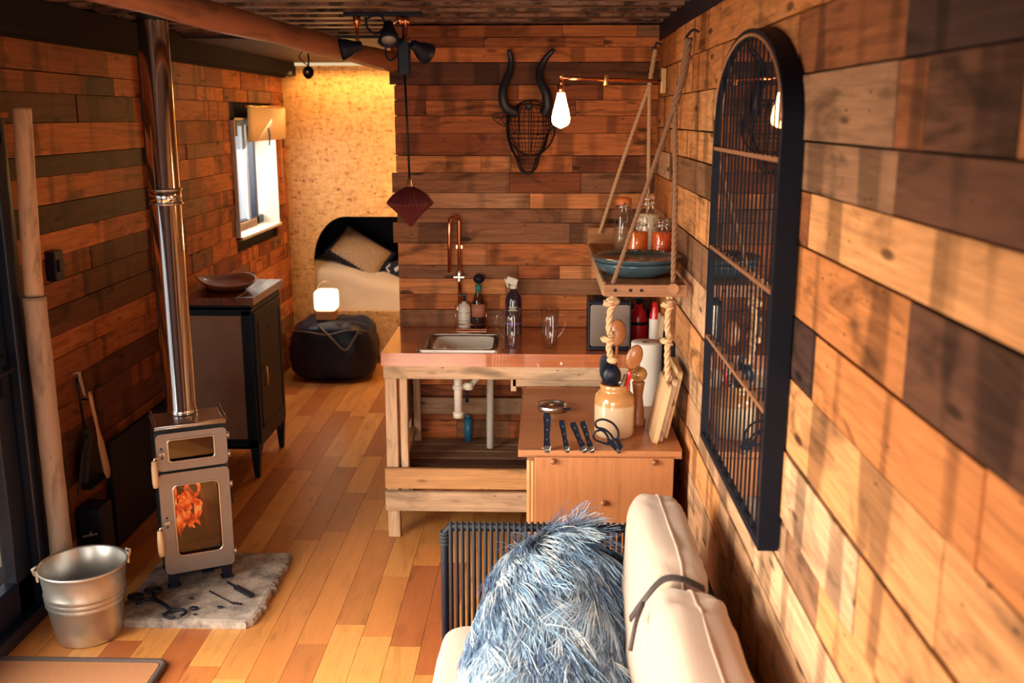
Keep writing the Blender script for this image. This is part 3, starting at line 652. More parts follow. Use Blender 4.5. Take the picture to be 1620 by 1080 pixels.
# hearth slab
def hearth():
    mb = MB(); nx, ny = 44, 44; X0, X1, Y0, Y1 = -1.66, -1.10, 3.49, 4.12; vs = []; fs = []
    def edge(u, v):
        x = X0 + (X1 - X0) * u; y = Y0 + (Y1 - Y0) * v; return x, y
    top = {}
    for j in range(ny + 1):
        for i in range(nx + 1):
            x, y = edge(i / nx, j / ny); rgh = .020 if i == nx else .003
            x += rgh * noise.noise(Vector((x * 30, y * 45, 1))); y += (.004 if j in (0, ny) else 0) * noise.noise(Vector((x * 40, 3, y)))
            x -= .03 * max(0, (.10 - j / ny)) / .10 * (i / nx) ** 6
            z = .034 + .0025 * noise.noise(Vector((x * 12, y * 12, 0))) - (.005 if (i in (0, nx) or j in (0, ny)) else 0)
            top[i, j] = len(vs); vs.append((x, y, z))
    for j in range(ny):
        for i in range(nx): fs.append((top[i, j], top[i + 1, j], top[i + 1, j + 1], top[i, j + 1]))
    ring = [(i, 0) for i in range(nx + 1)] + [(nx, j) for j in range(1, ny + 1)] + [(i, ny) for i in range(nx - 1, -1, -1)] + [(0, j) for j in range(ny - 1, 0, -1)]
    b0 = len(vs)
    for q, (i, j) in enumerate(ring):
        x, y, z = vs[top[i, j]]; k = .012 * abs(noise.noise(Vector((x * 50, y * 50, 4)))); vs.append((x + (k if i == nx else 0), y, .017)); vs.append((x, y, 0.0005))
    m = len(ring)
    for q in range(m):
        a, b_ = top[ring[q]], top[ring[(q + 1) % m]]; c1, c2 = b0 + 2 * q, b0 + 2 * ((q + 1) % m)
        fs += [(a, c1, c2, b_), (c1, c1 + 1, c2 + 1, c2)]
    mb.add(vs, fs, smooth=False); return mb
m_stone, N, Lk, b = nt('rough_grey_stone')
tc = N.new('ShaderNodeTexCoord'); n1 = N.new('ShaderNodeTexNoise'); n1.inputs['Scale'].default_value = 9; n1.inputs['Detail'].default_value = 9; n1.inputs['Roughness'].default_value = .7; Lk.new(tc.outputs['Object'], n1.inputs[0])
cr = N.new('ShaderNodeValToRGB'); Lk.new(n1.outputs['Fac'], cr.inputs[0]); e = cr.color_ramp.elements; e[0].position = .36; e[0].color = (.10, .085, .08, 1); e[1].position = .6; e[1].color = (.50, .42, .37, 1)
Lk.new(cr.outputs[0], b.inputs['Base Color']); bp = N.new('ShaderNodeBump'); bp.inputs['Strength'].default_value = .5; bp.inputs['Distance'].default_value = .006; Lk.new(n1.outputs['Fac'], bp.inputs['Height']); Lk.new(bp.outputs['Normal'], b.inputs['Normal']); setp(b, rough=.85)
tag(hearth().build('hearth_slab', m_stone), 'rough grey stone slab on the floor under the stove', 'hearth')
HZ = .038
# tongs
t = thing('coal_tongs', 'black iron tongs with ring handles lying on the left of the stone slab', 'tongs', (-1.52, 3.62, HZ))
zt = HZ + .008
mb = MB(); mb.tube(spline([(-1.60, 3.60, zt), (-1.56, 3.64, zt), (-1.49, 3.60, zt), (-1.44, 3.545, zt)], 8), .008, 8)
mb.tube([(-1.575 + .032 * math.cos(a * .3), 3.715 + .022 * math.sin(a * .3), zt) for a in range(21)], .007, 8, closed=True)
mb.tube([(-1.625 + .028 * math.cos(a * .3), 3.66 + .020 * math.sin(a * .3), zt) for a in range(21)], .007, 8, closed=True); mb.tube([(-1.565, 3.69, zt), (-1.54, 3.645, zt)], .007, 8); mb.build('tong_handle', iron, t)
mb = MB(); mb.tube(spline([(-1.44, 3.545, zt), (-1.40, 3.555, zt), (-1.375, 3.53, zt), (-1.385, 3.495, zt + .004)], 6), .006, 8); mb.tube(spline([(-1.44, 3.545, zt), (-1.455, 3.51, zt), (-1.43, 3.488, zt), (-1.405, 3.492, zt)], 6), .006, 8); mb.build('tong_jaw', iron, t)
# poker
t = thing('fire_poker', 'thin black poker lying across the front of the stone slab', 'poker', (-1.28, 3.64, HZ))
mb = MB(); mb.tube([(-1.345, 3.72, zt - .003), (-1.22, 3.62, zt - .003)], .0032, 6); mb.build('poker_rod', iron, t)
mb = MB(); 
for dx, dy in ((0, 0), (.016, -.002), (.030, -.006)): mb.puff((-1.215 + dx, 3.615 + dy, zt - .001), (.018, .014, .009), e=1, e2=1)
mb.build('poker_handle', iron, t)
t = thing('ash_scraper', 'short black scraper lying at the stove foot on the stone slab', 'scraper', (-1.22, 3.72, HZ))
mb = MB(); mb.box((-1.20, 3.715, zt), (.025, .12, .012), rot=Matrix.Rotation(R(50), 3, 'Z')); mb.tube([(-1.235, 3.745, zt), (-1.29, 3.79, zt + .002)], .006, 8); mb.build('scraper_blade', iron, t, bevel=.003)
for i, (x, y, s_) in enumerate(((-1.36, 3.575, .016), (-1.26, 3.59, .010), (-1.34, 3.53, .007), (-1.40, 3.66, .009))):
    mb = MB(); mb.puff((x, y, HZ + s_ * .3), (s_ * 2, s_ * 1.2, s_ * .8), e=.9, wr=.5)
    tag(mb.build('charcoal_piece', iron), ['largest charcoal crumb near the front of the slab', 'charcoal crumb beside the poker handle', 'tiny charcoal crumb at the front edge of the slab', 'charcoal crumb near the front left stove foot'][i], 'charcoal', 'charcoal crumbs on the slab')

# ------------------------------------------------------------------ stove
A0 = (-1.525, 3.735, 0); rzS = R(26)
t = thing('wood_stove', 'small freestanding wood stove with two grey glazed doors and a lit fire', 'stove', (A0[0], A0[1], HZ - .002), rzS)
Ts = Matrix.Translation((A0[0], A0[1], 0)) @ Matrix.Rotation(rzS, 4, 'Z')
W, D = .275, .245
body = simple('stove_steel_body', (.055, .065, .075), .35, .6, .25, 25)
mb = MB(); zb, ztp = .105, .715; tk = .012
mb.box((tk / 2, D / 2 + .01, (zb + ztp) / 2), (tk, D, ztp - zb)); mb.box((W - tk / 2, D / 2 + .01, (zb + ztp) / 2), (tk, D, ztp - zb)); mb.box((W / 2, D, (zb + ztp) / 2), (W, tk, ztp - zb))
mb.box((W / 2, D / 2 + .01, zb + tk / 2), (W, D, tk)); mb.box((W / 2, D / 2 + .01, ztp - tk / 2), (W, D, tk)); mb.box((W / 2, D / 2 + .01, .535), (W, D, tk))
mb.box((W / 2, .016, .532), (W, .012, .03)); mb.box((.008, .014, .4), (.02, .01, .6)); mb.box((W - .008, .014, .4), (.02, .01, .6)); mb.build('stove_body', body, t, T=Ts, bevel=.003)
mb = MB(); mb.box((W / 2, D - .012, .62), (W - .03, .006, .15)); mb.box((W / 2, D - .012, .32), (W - .03, .006, .38)); mb.box((W / 2, .13, .544), (W - .03, .20, .004)); mb.box((W / 2, .13, .700), (W - .03, .20, .004)); mb.build('shade_lining', m_gap, t, T=Ts)  # black plates added in both chambers to deepen the shade behind the glass
mb = MB(); mb.box((W / 2, .12, .722), (W + .004, D - .01, .006)); mb.build('top_plate', steel, t, T=Ts, bevel=.002)
mb = MB(); mb.tube([(.004, .20, .730), (.004, .20, .748), (.004, .005, .738), (.004, -.004, .728), (W, -.004, .728), (W + .004, .005, .738), (W + .004, .20, .748), (W + .004, .20, .730)], .0045, 8); mb.build('top_rail', steel, t, T=Ts)
mb = MB(); mb.tube([(.0, -.006, .735), (W, -.006, .735)], .005, 8); mb.build('front_rail', steel, t, T=Ts)
def stove_door(z0, z1, hx0, hz0, hx1, hz1, r, hr):
    mb = MB(); mb.plate(rr(0, z0, W, z1, r), [rr(hx0, hz0, hx1, hz1, hr)], (0, 0, 0), (1, 0, 0), (0, 0, 1), (0, -1, 0), .014)
    dr = mb.build('stove_door', stove_grey, t, T=Ts, bevel=.004)
    m2 = MB(); m2.tube([(x, -.012, z) for (x, z) in rr(hx0, hz0, hx1, hz1, hr)], .0045, 8, closed=True); m2.build('window_bezel', steel, dr, T=Ts)
    m2 = MB(); m2.plate(rr(hx0 - .004, hz0 - .004, hx1 + .004, hz1 + .004, hr), [], (0, .002, 0), (1, 0, 0), (0, 0, 1), (0, 1, 0), .003); m2.build('door_glass', glass_dark, dr, T=Ts)
    return dr
dU = stove_door(.553, .708, .045, .588, .225, .680, .02, .012)
dL = stove_door(.108, .541, .052, .180, .232, .488, .02, .022)
for dr, zc in ((dU, .628), (dL, .335)):
    m2 = MB(); m2.box((.020, -.018, zc), (.020, .008, .016)); m2.tube([(.020, -.02, zc), (.02, -.045, zc - .002), (-.012, -.055, zc - .004), (-.014, -.055, zc - .02)], .0055, 8); m2.build('latch', steel, dr, T=Ts)
    m2 = MB(); m2.lathe([(0, zc - .125), (.010, zc - .123), (.0125, zc - .10), (.0125, zc - .05), (.010, zc - .015), (0, zc - .012)], (-.014, -.055, 0), 16); m2.build('wooden_handle', pale_wood, dr, T=Ts, label='pale turned wooden handle')
    for q in (-.02, .02): m2 = MB(); m2.cyl((.020, -.0135, zc + q), (.020, -.0155, zc + q), .0045, n=10); m2.build('bolt', black, dr, T=Ts)
for zc in (.59, .67, .16, .46):
    mb = MB(); mb.cyl((W + .006, -.004, zc - .014), (W + .006, -.004, zc + .014), .007); mb.build('hinge', steel, t, T=Ts)
mb = MB(); 
for i in range(7): mb.box((W + .012, .02 + .002 * (i % 2), .40 + .018 * i - .03), (.006, .02, .012))
mb.build('air_control', iron, t, T=Ts)
for (x, y) in ((.03, .03), (W - .03, .03), (.03, D - .02), (W - .03, D - .02)):
    mb = MB(); mb.box((x, y, .072), (.045, .045, .07), taper=.75); mb.box((x, y, .041), (.05, .05, .006)); mb.build('leg', black, t, T=Ts, bevel=.003)
mb = MB(); mb.box((W / 2, D / 2, .092), (W - .08, D - .06, .03)); mb.box((W / 2 + .03, .0, .088), (.05, .02, .008)); mb.build('ash_tray', black, t, T=Ts)
for i in range(5): mb = MB(); mb.cyl((-.001, .05 + .04 * i, .25 + .02 * i), (-.002, .05 + .04 * i, .25 + .02 * i), .009); mb.build('air_vent', black, t, T=Ts)
# fire and logs inside
m_fire, N, Lk, b = nt('flame'); N.remove(b); tc = N.new('ShaderNodeTexCoord'); n1 = N.new('ShaderNodeTexNoise'); n1.inputs['Scale'].default_value = 22; n1.inputs['Detail'].default_value = 3; Lk.new(tc.outputs['Object'], n1.inputs[0])
cr = N.new('ShaderNodeValToRGB'); Lk.new(n1.outputs['Fac'], cr.inputs[0]); e = cr.color_ramp.elements; e[0].position = .38; e[0].color = (.30, .02, .004, 1); e[1].position = .62; e[1].color = (1, .52, .16, 1); q = cr.color_ramp.elements.new(.5); q.color = (.95, .14, .02, 1)
em = N.new('ShaderNodeEmission'); em.inputs[1].default_value = 4.2; Lk.new(cr.outputs[0], em.inputs[0]); Lk.new(em.outputs[0], N['Material Output'].inputs[0])
mb = MB(); rs_ = random.Random(3)
for i in range(30):
    x = .070 + .0085 * (i % 11) + rs_.uniform(-.006, .006); y = .05 + rs_.uniform(0, .05); h = rs_.uniform(.05, .10) ; z_ = .30 + rs_.uniform(-.07, .10); a = rs_.uniform(-.02, .02)
    mb.tube(spline([(x, y, z_), (x + a, y, z_ + h * .35), (x - a * .8, y, z_ + h * .7), (x + a * .6, y, z_ + h)], 4), [.004] + [.0065 * math.sin(math.pi * (q + 1) / 13) ** .6 + .001 for q in range(11)] + [.0008], 7)
o = mb.build('fire', m_fire, None, T=Ts); tag(o, 'orange flames burning behind the lower stove glass', 'fire'); o['kind'] = 'stuff'
logm = wood('charred_log', fixed=(.16, .085, .05), grain=.5, stain=.6, knots=.5, rough=.8)
for i, (p, q, r_) in enumerate((((.05, .09, .150), (.225, .10, .155), .028), ((.215, .13, .205), (.195, .135, .42), .030), ((.12, .19, .15), (.13, .195, .36), .028))):
    mb = MB(); P = spline([p, ((p[0] + q[0]) / 2, (p[1] + q[1]) / 2 + .004, (p[2] + q[2]) / 2), q], 5); mb.tube(P, [r_ * (1 + .1 * noise.noise(Vector((k, i, 0)))) for k in range(len(P))], 12)
    tag(mb.build('firewood_log', logm, None, T=Ts), ['charred log lying across the bottom of the firebox', 'upright charred log at the right of the firebox', 'charred log standing at the back of the firebox'][i], 'log', 'logs in the stove')
pl = point('fire_glow', (Ts @ Vector((.13, .10, .36))), .7, (1, .35, .08), .04)
# flue
t = thing('stove_flue', 'tall polished steel flue pipe rising from the stove to the ceiling', 'flue pipe', (-1.50, 3.98, .73))
fc = (-1.502, 3.985)
mb = MB(); mb.lathe([(.062, .728), (.062, .745), (.058, .75), (.058, 2.40)], (*fc, 0), 48); mb.build('flue_pipe', chrome, t)
for z_ in (1.60, 1.655):
    mb = MB(); mb.lathe([(.058, z_ - .006), (.066, z_ - .004), (.067, z_), (.066, z_ + .004), (.058, z_ + .006)], (*fc, 0), 48); mb.build('clamp_ring', steel, t)
mb = MB(); mb.lathe([(.0585, 1.60), (.0615, 1.602), (.0615, 1.653), (.0585, 1.655)], (*fc, 0), 48); mb.build('locking_band', chrome, t)
mb = MB(); mb.lathe([(.085, 2.325), (.085, 2.32), (.06, 2.32), (.0585, 2.30)], (*fc, 0), 48); mb.build('ceiling_collar', black, t)

# ================================================================== BLUE CABINET
x0, x1, y0, y1 = -1.945, -1.52, 5.12, 5.70
t = thing('metal_cabinet', 'narrow navy blue cabinet with brown side panel and wooden top against the left wall', 'cabinet', ((x0 + x1) / 2, (y0 + y1) / 2, 0))
mb = MB(); 
mb.box(((x0 + x1) / 2, (y0 + y1) / 2, .955), (x1 - x0, y1 - y0, .03)); mb.box(((x0 + x1) / 2, (y0 + y1) / 2, .18), (x1 - x0, y1 - y0, .02))
mb.box(((x0 + x1) / 2, y0 + .012, .935), (x1 - x0, .024, .05)); mb.box(((x0 + x1) / 2, y0 + .012, .20), (x1 - x0, .024, .05))
for x in (x0 + .025, x1 - .03):
    mb.box((x, y0 + .012, .56), (.055, .024, .76)); mb.box((x, y1 - .012, .56), (.055, .024, .76))
mb.box(((x0 + x1) / 2, y1 - .006, .56), (x1 - x0, .012, .76)); mb.box((x0 + .006, (y0 + y1) / 2, .56), (.012, y1 - y0, .76)); mb.box((x1 - .012, (y0 + y1) / 2, .56), (.02, y1 - y0 - .02, .76))
mb.build('cabinet_body', navy, t, bevel=.004)
mb = MB(); mb.box(((x0 + x1) / 2, y0 + .014, .57), (x1 - x0 - .10, .008, .69)); mb.build('side_panel', simple('brown_fibre_board', (.30, .20, .155), .75, 0, .35, 7, .1), t, label='mottled brown side panel')
mb = MB(); mb.box((x1 + .002, (y0 + y1) / 2, .56), (.016, y1 - y0 - .05, .73)); dr = mb.build('door', navy, t, bevel=.004)
m2 = MB(); 
for (ya, yb, za, zb_) in ((y0 + .07, y1 - .07, .86, .866), (y0 + .07, y1 - .07, .27, .276), (y0 + .07, y0 + .076, .27, .866), (y1 - .076, y1 - .07, .27, .866)): m2.box((x1 + .011, (ya + yb) / 2, (za + zb_) / 2), (.006, yb - ya, zb_ - za))
m2.box((x1 + .012, (y0 + y1) / 2, .80), (.005, .09, .012)); m2.build('door_moulding', navy, dr)
m2 = MB(); m2.tube([(x1 + .010, y0 + .14, .60), (x1 + .028, y0 + .14, .60), (x1 + .03, y0 + .14, .55), (x1 + .028, y0 + .14, .50), (x1 + .010, y0 + .14, .50)], .005, 8); m2.build('handle', brass, dr, label='aged brass bar handle')
for (x, y) in ((x0 + .03, y0 + .03), (x1 - .025, y0 + .03), (x0 + .03, y1 - .03), (x1 - .025, y1 - .03)):
    mb = MB(); mb.box((x, y, .09), (.05, .05, .18), taper=.55); mb.build('leg', navy, t, bevel=.003)
mb = MB(); mb.plate([(y0 + .05, .17), (y0 + .10, .13), (y0 + .12, .17)], [], (x1 - .02, 0, 0), (0, 1, 0), (0, 0, 1), (1, 0, 0), .01); mb.plate([(y1 - .05, .17), (y1 - .10, .13), (y1 - .12, .17)], [], (x1 - .02, 0, 0), (0, 1, 0), (0, 0, 1), (1, 0, 0), .01); mb.build('bracket', navy, t)
mb = MB(); 
for i in range(5):
    w5 = (x1 + .02 - x0) / 5; mb.box((x0 + w5 * (i + .5), (y0 + y1) / 2, .991), (w5 - .001, y1 - y0 + .04, .042), col=tuple(c * random.uniform(.8, 1.15) for c in (.26, .07, .03)), ax=1)
mb.build('cabinet_top', wood('cabinet_top_wood', grain=.3, rough=.35, coat=.4, coatr=.15), t, bevel=.003)
# wooden tray
t = thing('wooden_platter', 'carved reddish wooden platter lying on the blue cabinet', 'platter', (-1.74, 5.40, 1.012), 0)
mb = MB(); Mq = Matrix.Rotation(R(28), 3, 'Z'); pr = [(0, .008), (.06, .006), (.12, .0), (.155, .022), (.185, .046), (.19, .052), (.178, .052), (.15, .032), (.11, .018), (0, .016)]
vs = []; n = 48
for (r_, z_) in pr:
    for k in range(n):
        a = 6.28318 * k / n; ca, sa = math.cos(a), math.sin(a); q = 1 / (abs(ca) ** 3.2 + abs(sa) ** 3.2) ** (1 / 3.2)
        p = Mq @ Vector((r_ * q * ca * .82, r_ * q * sa * 1.15, z_ + .012 * (r_ / .19) ** 2 * math.cos(2 * a))); vs.append(p + Vector((-1.735, 5.40, 1.014)))
mb.add(vs, [(i * n + k, i * n + (k + 1) % n, (i + 1) * n + (k + 1) % n, (i + 1) * n + k) for i in range(len(pr) - 1) for k in range(n)], [[(0, 0)] * 4] * 0 or None, smooth=True)
mb.build('platter_body', simple('red_brown_wood', (.26, .085, .04), .4, 0, .35, 14, .1, coat=.3), t)

# ================================================================== FAR NOOK
m_duvet = simple('cream_fleece', (.80, .62, .44), .9, 0, .06, 120, .4, sheen=.4)
t = thing('bed', 'cream fleece covered bed inside the arched nook', 'bed', (-1.15, 8.25, .21))
mb = MB(); mb.box((-1.15, 8.3, .30), (1.42, .84, .2)); mb.build('mattress', m_duvet, t, bevel=.03)
mb = MB(); nx, ny = 50, 24; vs = []
for j in range(ny + 1):
    for i in range(nx + 1):
        u, v = i / nx, j / ny; x = -1.84 + 1.42 * u
        zt = .80 - .20 * min(1, u / .75) + .012 * math.sin(u * 9)
        if v < .45: q = v / .45; y = 7.835 + .03 * math.sin(q * 1.5) ; z = .36 + (zt - .10 - .36) * q
        else: q = (v - .45) / .55; y = 7.865 + .78 * q ** 1.6; z = zt - .10 + .10 * min(1, q * 2.5) ** .5
        y += .008 * noise.noise(Vector((x * 7, z * 7, 0))); z += .012 * noise.noise(Vector((x * 6, y * 6, 2)))
        vs.append((x, y, z))
mb.add(vs, [(j * (nx + 1) + i, j * (nx + 1) + i + 1, (j + 1) * (nx + 1) + i + 1, (j + 1) * (nx + 1) + i) for j in range(ny) for i in range(nx)], smooth=True); mb.build('blanket', m_duvet, t, solid=.012)
def scatter_pillow(name, label, c, d, rot, mat, piping=None, pom=False, group=None):
    t = thing(name, label, 'cushion', (c[0], c[1], c[2] - d[2] / 2), 0, group)
    mb = MB(); n, m = 26, 26; vs = []; rot3 = rot
    for s_ in (1, -1):
        for j in range(m + 1):
            for i in range(n + 1):
                u, v = i / n * 2 - 1, j / m * 2 - 1
                th = d[2] / 2 * max(0, (1 - abs(u) ** 3.5)) ** .55 * max(0, (1 - abs(v) ** 3.5)) ** .55
                k = 1 - .05 * (abs(u * v))
                p = Vector((u * d[0] / 2 * (1 - .06 * (1 - v * v)) , v * d[1] / 2 * (1 - .06 * (1 - u * u)), s_ * th + .004 * noise.noise(Vector((u * 3, v * 3, s_)))))
                vs.append(rot3 @ p + Vector(c))
    K = (n + 1) * (m + 1); fs = []
    for q in (0, 1):
        for j in range(m):
            for i in range(n):
                a = q * K + j * (n + 1) + i; f = (a, a + 1, a + n + 2, a + n + 1); fs.append(f if q == 0 else f[::-1])
    mb.add(vs, fs, smooth=True); mb.build('cushion_cover', mat, t, wld=True)
    edge = [(u, v) for (u, v) in [(-1 + 2 * i / 14, -1) for i in range(14)] + [(1, -1 + 2 * i / 14) for i in range(14)] + [(1 - 2 * i / 14, 1) for i in range(14)] + [(-1, 1 - 2 * i / 14) for i in range(14)]]
    E3 = [rot3 @ Vector((u * d[0] / 2 * (1 - .06 * (1 - v * v)), v * d[1] / 2 * (1 - .06 * (1 - u * u)), 0)) + Vector(c) for u, v in edge]
    if piping: mb = MB(); mb.tube(E3, .004, 6, closed=True); mb.build('piping', piping, t)
    if pom:
        mb = MB()
        for p in E3: mb.puff(p, (.050, .050, .050), e=1, e2=1, n=10, m=6, wr=.3)
        o = mb.build('pompom_trim', black, t); o['kind'] = 'stuff'; o['label'] = 'black pompom fringe'
    return t
m_pat, N, Lk, b = nt('woven_zigzag_cloth'); tc = N.new('ShaderNodeTexCoord'); wv = N.new('ShaderNodeTexWave'); wv.inputs['Scale'].default_value = 26; wv.inputs['Distortion'].default_value = 3; wv.inputs['Detail'].default_value = 1; wv.inputs['Detail Scale'].default_value = 3
Lk.new(tc.outputs['Object'], wv.inputs[0]); cr = N.new('ShaderNodeValToRGB'); Lk.new(wv.outputs['Fac'], cr.inputs[0]); cr.color_ramp.elements[0].color = (.24, .15, .09, 1); cr.color_ramp.elements[1].color = (.60, .42, .27, 1); Lk.new(cr.outputs[0], b.inputs['Base Color']); setp(b, rough=.9)
rotp = Matrix.Rotation(R(32), 3, 'Y') @ Matrix.Rotation(R(42), 3, 'X')
scatter_pillow('nook_cushion', 'brown woven zigzag cushion with black pompom fringe leaning in the nook', (-1.47, 8.10, .845), (.46, .34, .13), rotp, m_pat, pom=True)
m_spot, N, Lk, b = nt('spotted_cloth'); tc = N.new('ShaderNodeTexCoord'); n1 = N.new('ShaderNodeTexNoise'); n1.inputs['Scale'].default_value = 16; Lk.new(tc.outputs['Object'], n1.inputs[0]); cr = N.new('ShaderNodeValToRGB'); Lk.new(n1.outputs['Fac'], cr.inputs[0]); cr.color_ramp.interpolation = 'CONSTANT'
cr.color_ramp.elements[0].color = (.01, .012, .022, 1); cr.color_ramp.elements[1].position = .54; cr.color_ramp.elements[1].color = (.55, .52, .50, 1); Lk.new(cr.outputs[0], b.inputs['Base Color']); setp(b, rough=.9)
scatter_pillow('nook_cushion', 'black and white blotched cushion at the right of the bed nook', (-1.13, 8.08, .66), (.30, .30, .12), Matrix.Rotation(R(-15), 3, 'Y') @ Matrix.Rotation(R(66), 3, 'X'), m_spot)
# leather pouf
t = thing('leather_pouf', 'slumped black leather floor bag in front of the strand board wall', 'pouf', (-1.56, 7.35, 0))
mb = MB(); n, m = 72, 30; vs = []
for j in range(m + 1):
    ph = -math.pi / 2 + math.pi * j / m
    for i in range(n):
        th = 2 * math.pi * i / n; sp = lambda x, k: math.copysign(abs(x) ** k, x)
        p = Vector((.33 * sp(math.cos(ph), .4) * sp(math.cos(th), .6), .27 * sp(math.cos(ph), .4) * sp(math.sin(th), .6), .235 * sp(math.sin(ph), .55)))
        q = noise.noise(Vector((p.x * 6, p.y * 6, p.z * 14))); r_ = noise.ridged_multi_fractal(Vector((p.x * 5 + 3, p.y * 5, p.z * 7)), 1, 2, 3, 1, 2) * .032
        p *= 1 + .05 * q; p.z -= r_ * max(0, p.z) * 3; p.x *= 1 - .10 * max(0, p.z) / .23 
        vs.append(p + Vector((-1.555, 7.36, .236)))
mb.add(vs, [(j * n + i, j * n + (i + 1) % n, (j + 1) * n + (i + 1) % n, (j + 1) * n + i) for j in range(m) for i in range(n)], smooth=True); mb.build('pouf_body', simple('navy_black_leather', (.006, .011, .030), .42, 0, .3, 20, .25, spec=.35), t)
mb = MB(); mb.tube(spline([(-1.62, 7.12, .44), (-1.52, 7.06, .36), (-1.42, 7.06, .27), (-1.36, 7.10, .34), (-1.33, 7.12, .40)], 6), .009, 8); mb.tube(spline([(-1.86, 7.2, .38), (-1.7, 7.08, .40), (-1.55, 7.08, .38), (-1.4, 7.1, .41), (-1.28, 7.2, .38)], 6), .006, 8); mb.build('carry_strap', simple('worn_leather', (.10, .075, .06), .35), t)
# lantern
t = thing('table_lantern', 'small glowing square lantern with wooden base on the black pouf', 'lantern', (-1.60, 7.33, .455))
Lc = (-1.60, 7.33)
mb = MB(); mb.plate(rr(Lc[0] - .072, Lc[1] - .072, Lc[0] + .072, Lc[1] + .072, .02), [], (0, 0, .455), (1, 0, 0), (0, 1, 0), (0, 0, 1), .062); mb.build('lantern_base', wood('orange_lantern_wood', fixed=(.55, .22, .07), knots=0, grain=.15), t, bevel=.004)
mb = MB(); mb.puff((Lc[0], Lc[1], .597), (.165, .165, .155), e=.25, e2=.3); mb.build('lantern_shade', emis('lantern_glow', (1, .80, .48), 4.5), t)
mb = MB(); mb.tube([(Lc[0] - .07 + .07 * (1 - math.cos(a / 10 * 3.1416)), Lc[1], .66 + .075 * math.sin(a / 10 * 3.1416)) for a in range(11)], .003, 6); mb.build('wire_handle', brass, t)

# ================================================================== KITCHEN COUNTER
CX0, CX1, CY0, CY1, CZ = -.70, .545, 4.35, 4.925, .90
t = thing('kitchen_bench', 'pallet wood kitchen bench with slatted shelf under the sink', 'bench', ((CX0 + CX1) / 2, 4.64, 0))
def pbox(mb, c, d, k, **kw): mb.box(c, d, col=tone(k), **kw)
for x in (CX0 + .025, CX1 - .04):
    for y in (CY0 + .045, CY1 - .06):
        mb = MB(); pbox(mb, (x, y, .39), (.055, .05, .78), 'Z', jit=.002); pbox(mb, (x + .055, y + .01, .50), (.035, .045, .56), 'Z', jit=.002); mb.build('leg', frame_wood, t, bevel=.003)
mb = MB(); pbox(mb, ((CX0 + CX1) / 2, CY0 + .012, .810), (CX1 - CX0 + .01, .024, .062), 'Z'); mb.build('front_apron', frame_wood, t, bevel=.003)
mb = MB(); pbox(mb, (.20, CY0 + .05, .755), (.64, .03, .035), 'Z'); pbox(mb, (-.115, CY0 + .05, .745), (.025, .03, .06), 'Z'); mb.build('support_batten', frame_wood, t, bevel=.002)
mb = MB(); pbox(mb, (-.09, CY0 + .004, .302), (1.24, .022, .098), 'L', jit=.002); mb.build('front_rail', frame_wood, t, bevel=.005)
mb = MB(); pbox(mb, (-.09, CY0 + .002, .192), (1.24, .024, .096), 'Z', jit=.002); mb.build('front_rail', frame_wood, t, bevel=.005)
mb = MB(); pbox(mb, (CX0 + .012, 4.64, .30), (.022, .50, .09), 'Z'); mb.build('side_rail', frame_wood, t, bevel=.004)
mb = MB(); pbox(mb, (CX1 - .012, 4.64, .30), (.022, .50, .09), 'Z'); mb.build('side_rail', frame_wood, t, bevel=.004)
mb = MB(); pbox(mb, (CX0 + .05, 4.66, .365), (.05, .42, .03), 'L', rot=Matrix.Rotation(R(4), 3, 'X')); mb.build('shelf_runner', frame_wood, t, bevel=.003)
mb = MB(); pbox(mb, (CX0 + .045, 4.80, .60), (.018, .12, .30), 'G', ax=2); mb.build('side_board', frame_wood, t, bevel=.002)
mb = MB(); pbox(mb, (-.07, CY1 - .045, .50), (1.2, .022, .085), 'G'); mb.build('back_rail', frame_wood, t, bevel=.003)
for i in range(5):
    mb = MB(); pbox(mb, (-.075, 4.43 + .105 * i, .312), (1.16, .092, .014), 'D' if i < 2 else 'G'); mb.build('shelf_board', frame_wood, t, bevel=.002)
# worktop with sink opening
SX0, SX1, SY0, SY1 = -.562, -.160, 4.385, 4.765
mb = MB(); mb.plate([(CX0 - .012, CY0 - .01), (CX1, CY0 - .01), (CX1, CY1 + .01), (CX0 - .012, CY1 + .01)], [rr(SX0 + .012, SY0 + .012, SX1 - .012, SY1 - .012, .03)], (0, 0, .842), (1, 0, 0), (0, 1, 0), (0, 0, 1), .058, col=(.58, .16, .05))
tag(mb.build('worktop', top_wood, bevel=.004), 'glossy reddish varnished wooden worktop holding the sink', 'worktop')
t = thing('kitchen_sink', 'steel rimmed inset sink in the left part of the worktop', 'sink', (-.36, 4.57, .76))
mb = MB(); mb.plate(rr(SX0, SY0, SX1, SY1, .04), [rr(SX0 + .03, SY0 + .025, SX1 - .03, SY1 - .035, .03)], (0, 0, .900), (1, 0, 0), (0, 1, 0), (0, 0, 1), .006); mb.build('sink_rim', steel, t, bevel=.002)
def tub(mb, x0, y0, x1, y1, z0, z1, r, th=.004, fl=.9):
    rings = []; 
    def ring(k, z, dd): 
        cx_, cy_ = (x0 + x1) / 2, (y0 + y1) / 2
        return [((p[0] - cx_) * k + cx_, (p[1] - cy_) * k + cy_, z) for p in rr(x0 + dd, y0 + dd, x1 - dd, y1 - dd, max(.004, r - dd))]
    L = [ring(1, z1, 0), ring(fl + .02, z0 + .015, 0), ring(fl - .04, z0, 0), ring(.001, z0, 0), ring(.001, z0 + th, th), ring(fl - .05, z0 + th, th), ring(fl + .01, z0 + .018, th), ring(1, z1, th), ring(1, z1, 0)]
    n = len(L[0]); vs = [p for q in L for p in q]
    mb.add(vs, [(j * n + i, j * n + (i + 1) % n, (j + 1) * n + (i + 1) % n, (j + 1) * n + i) for j in range(len(L) - 1) for i in range(n)], smooth=True)
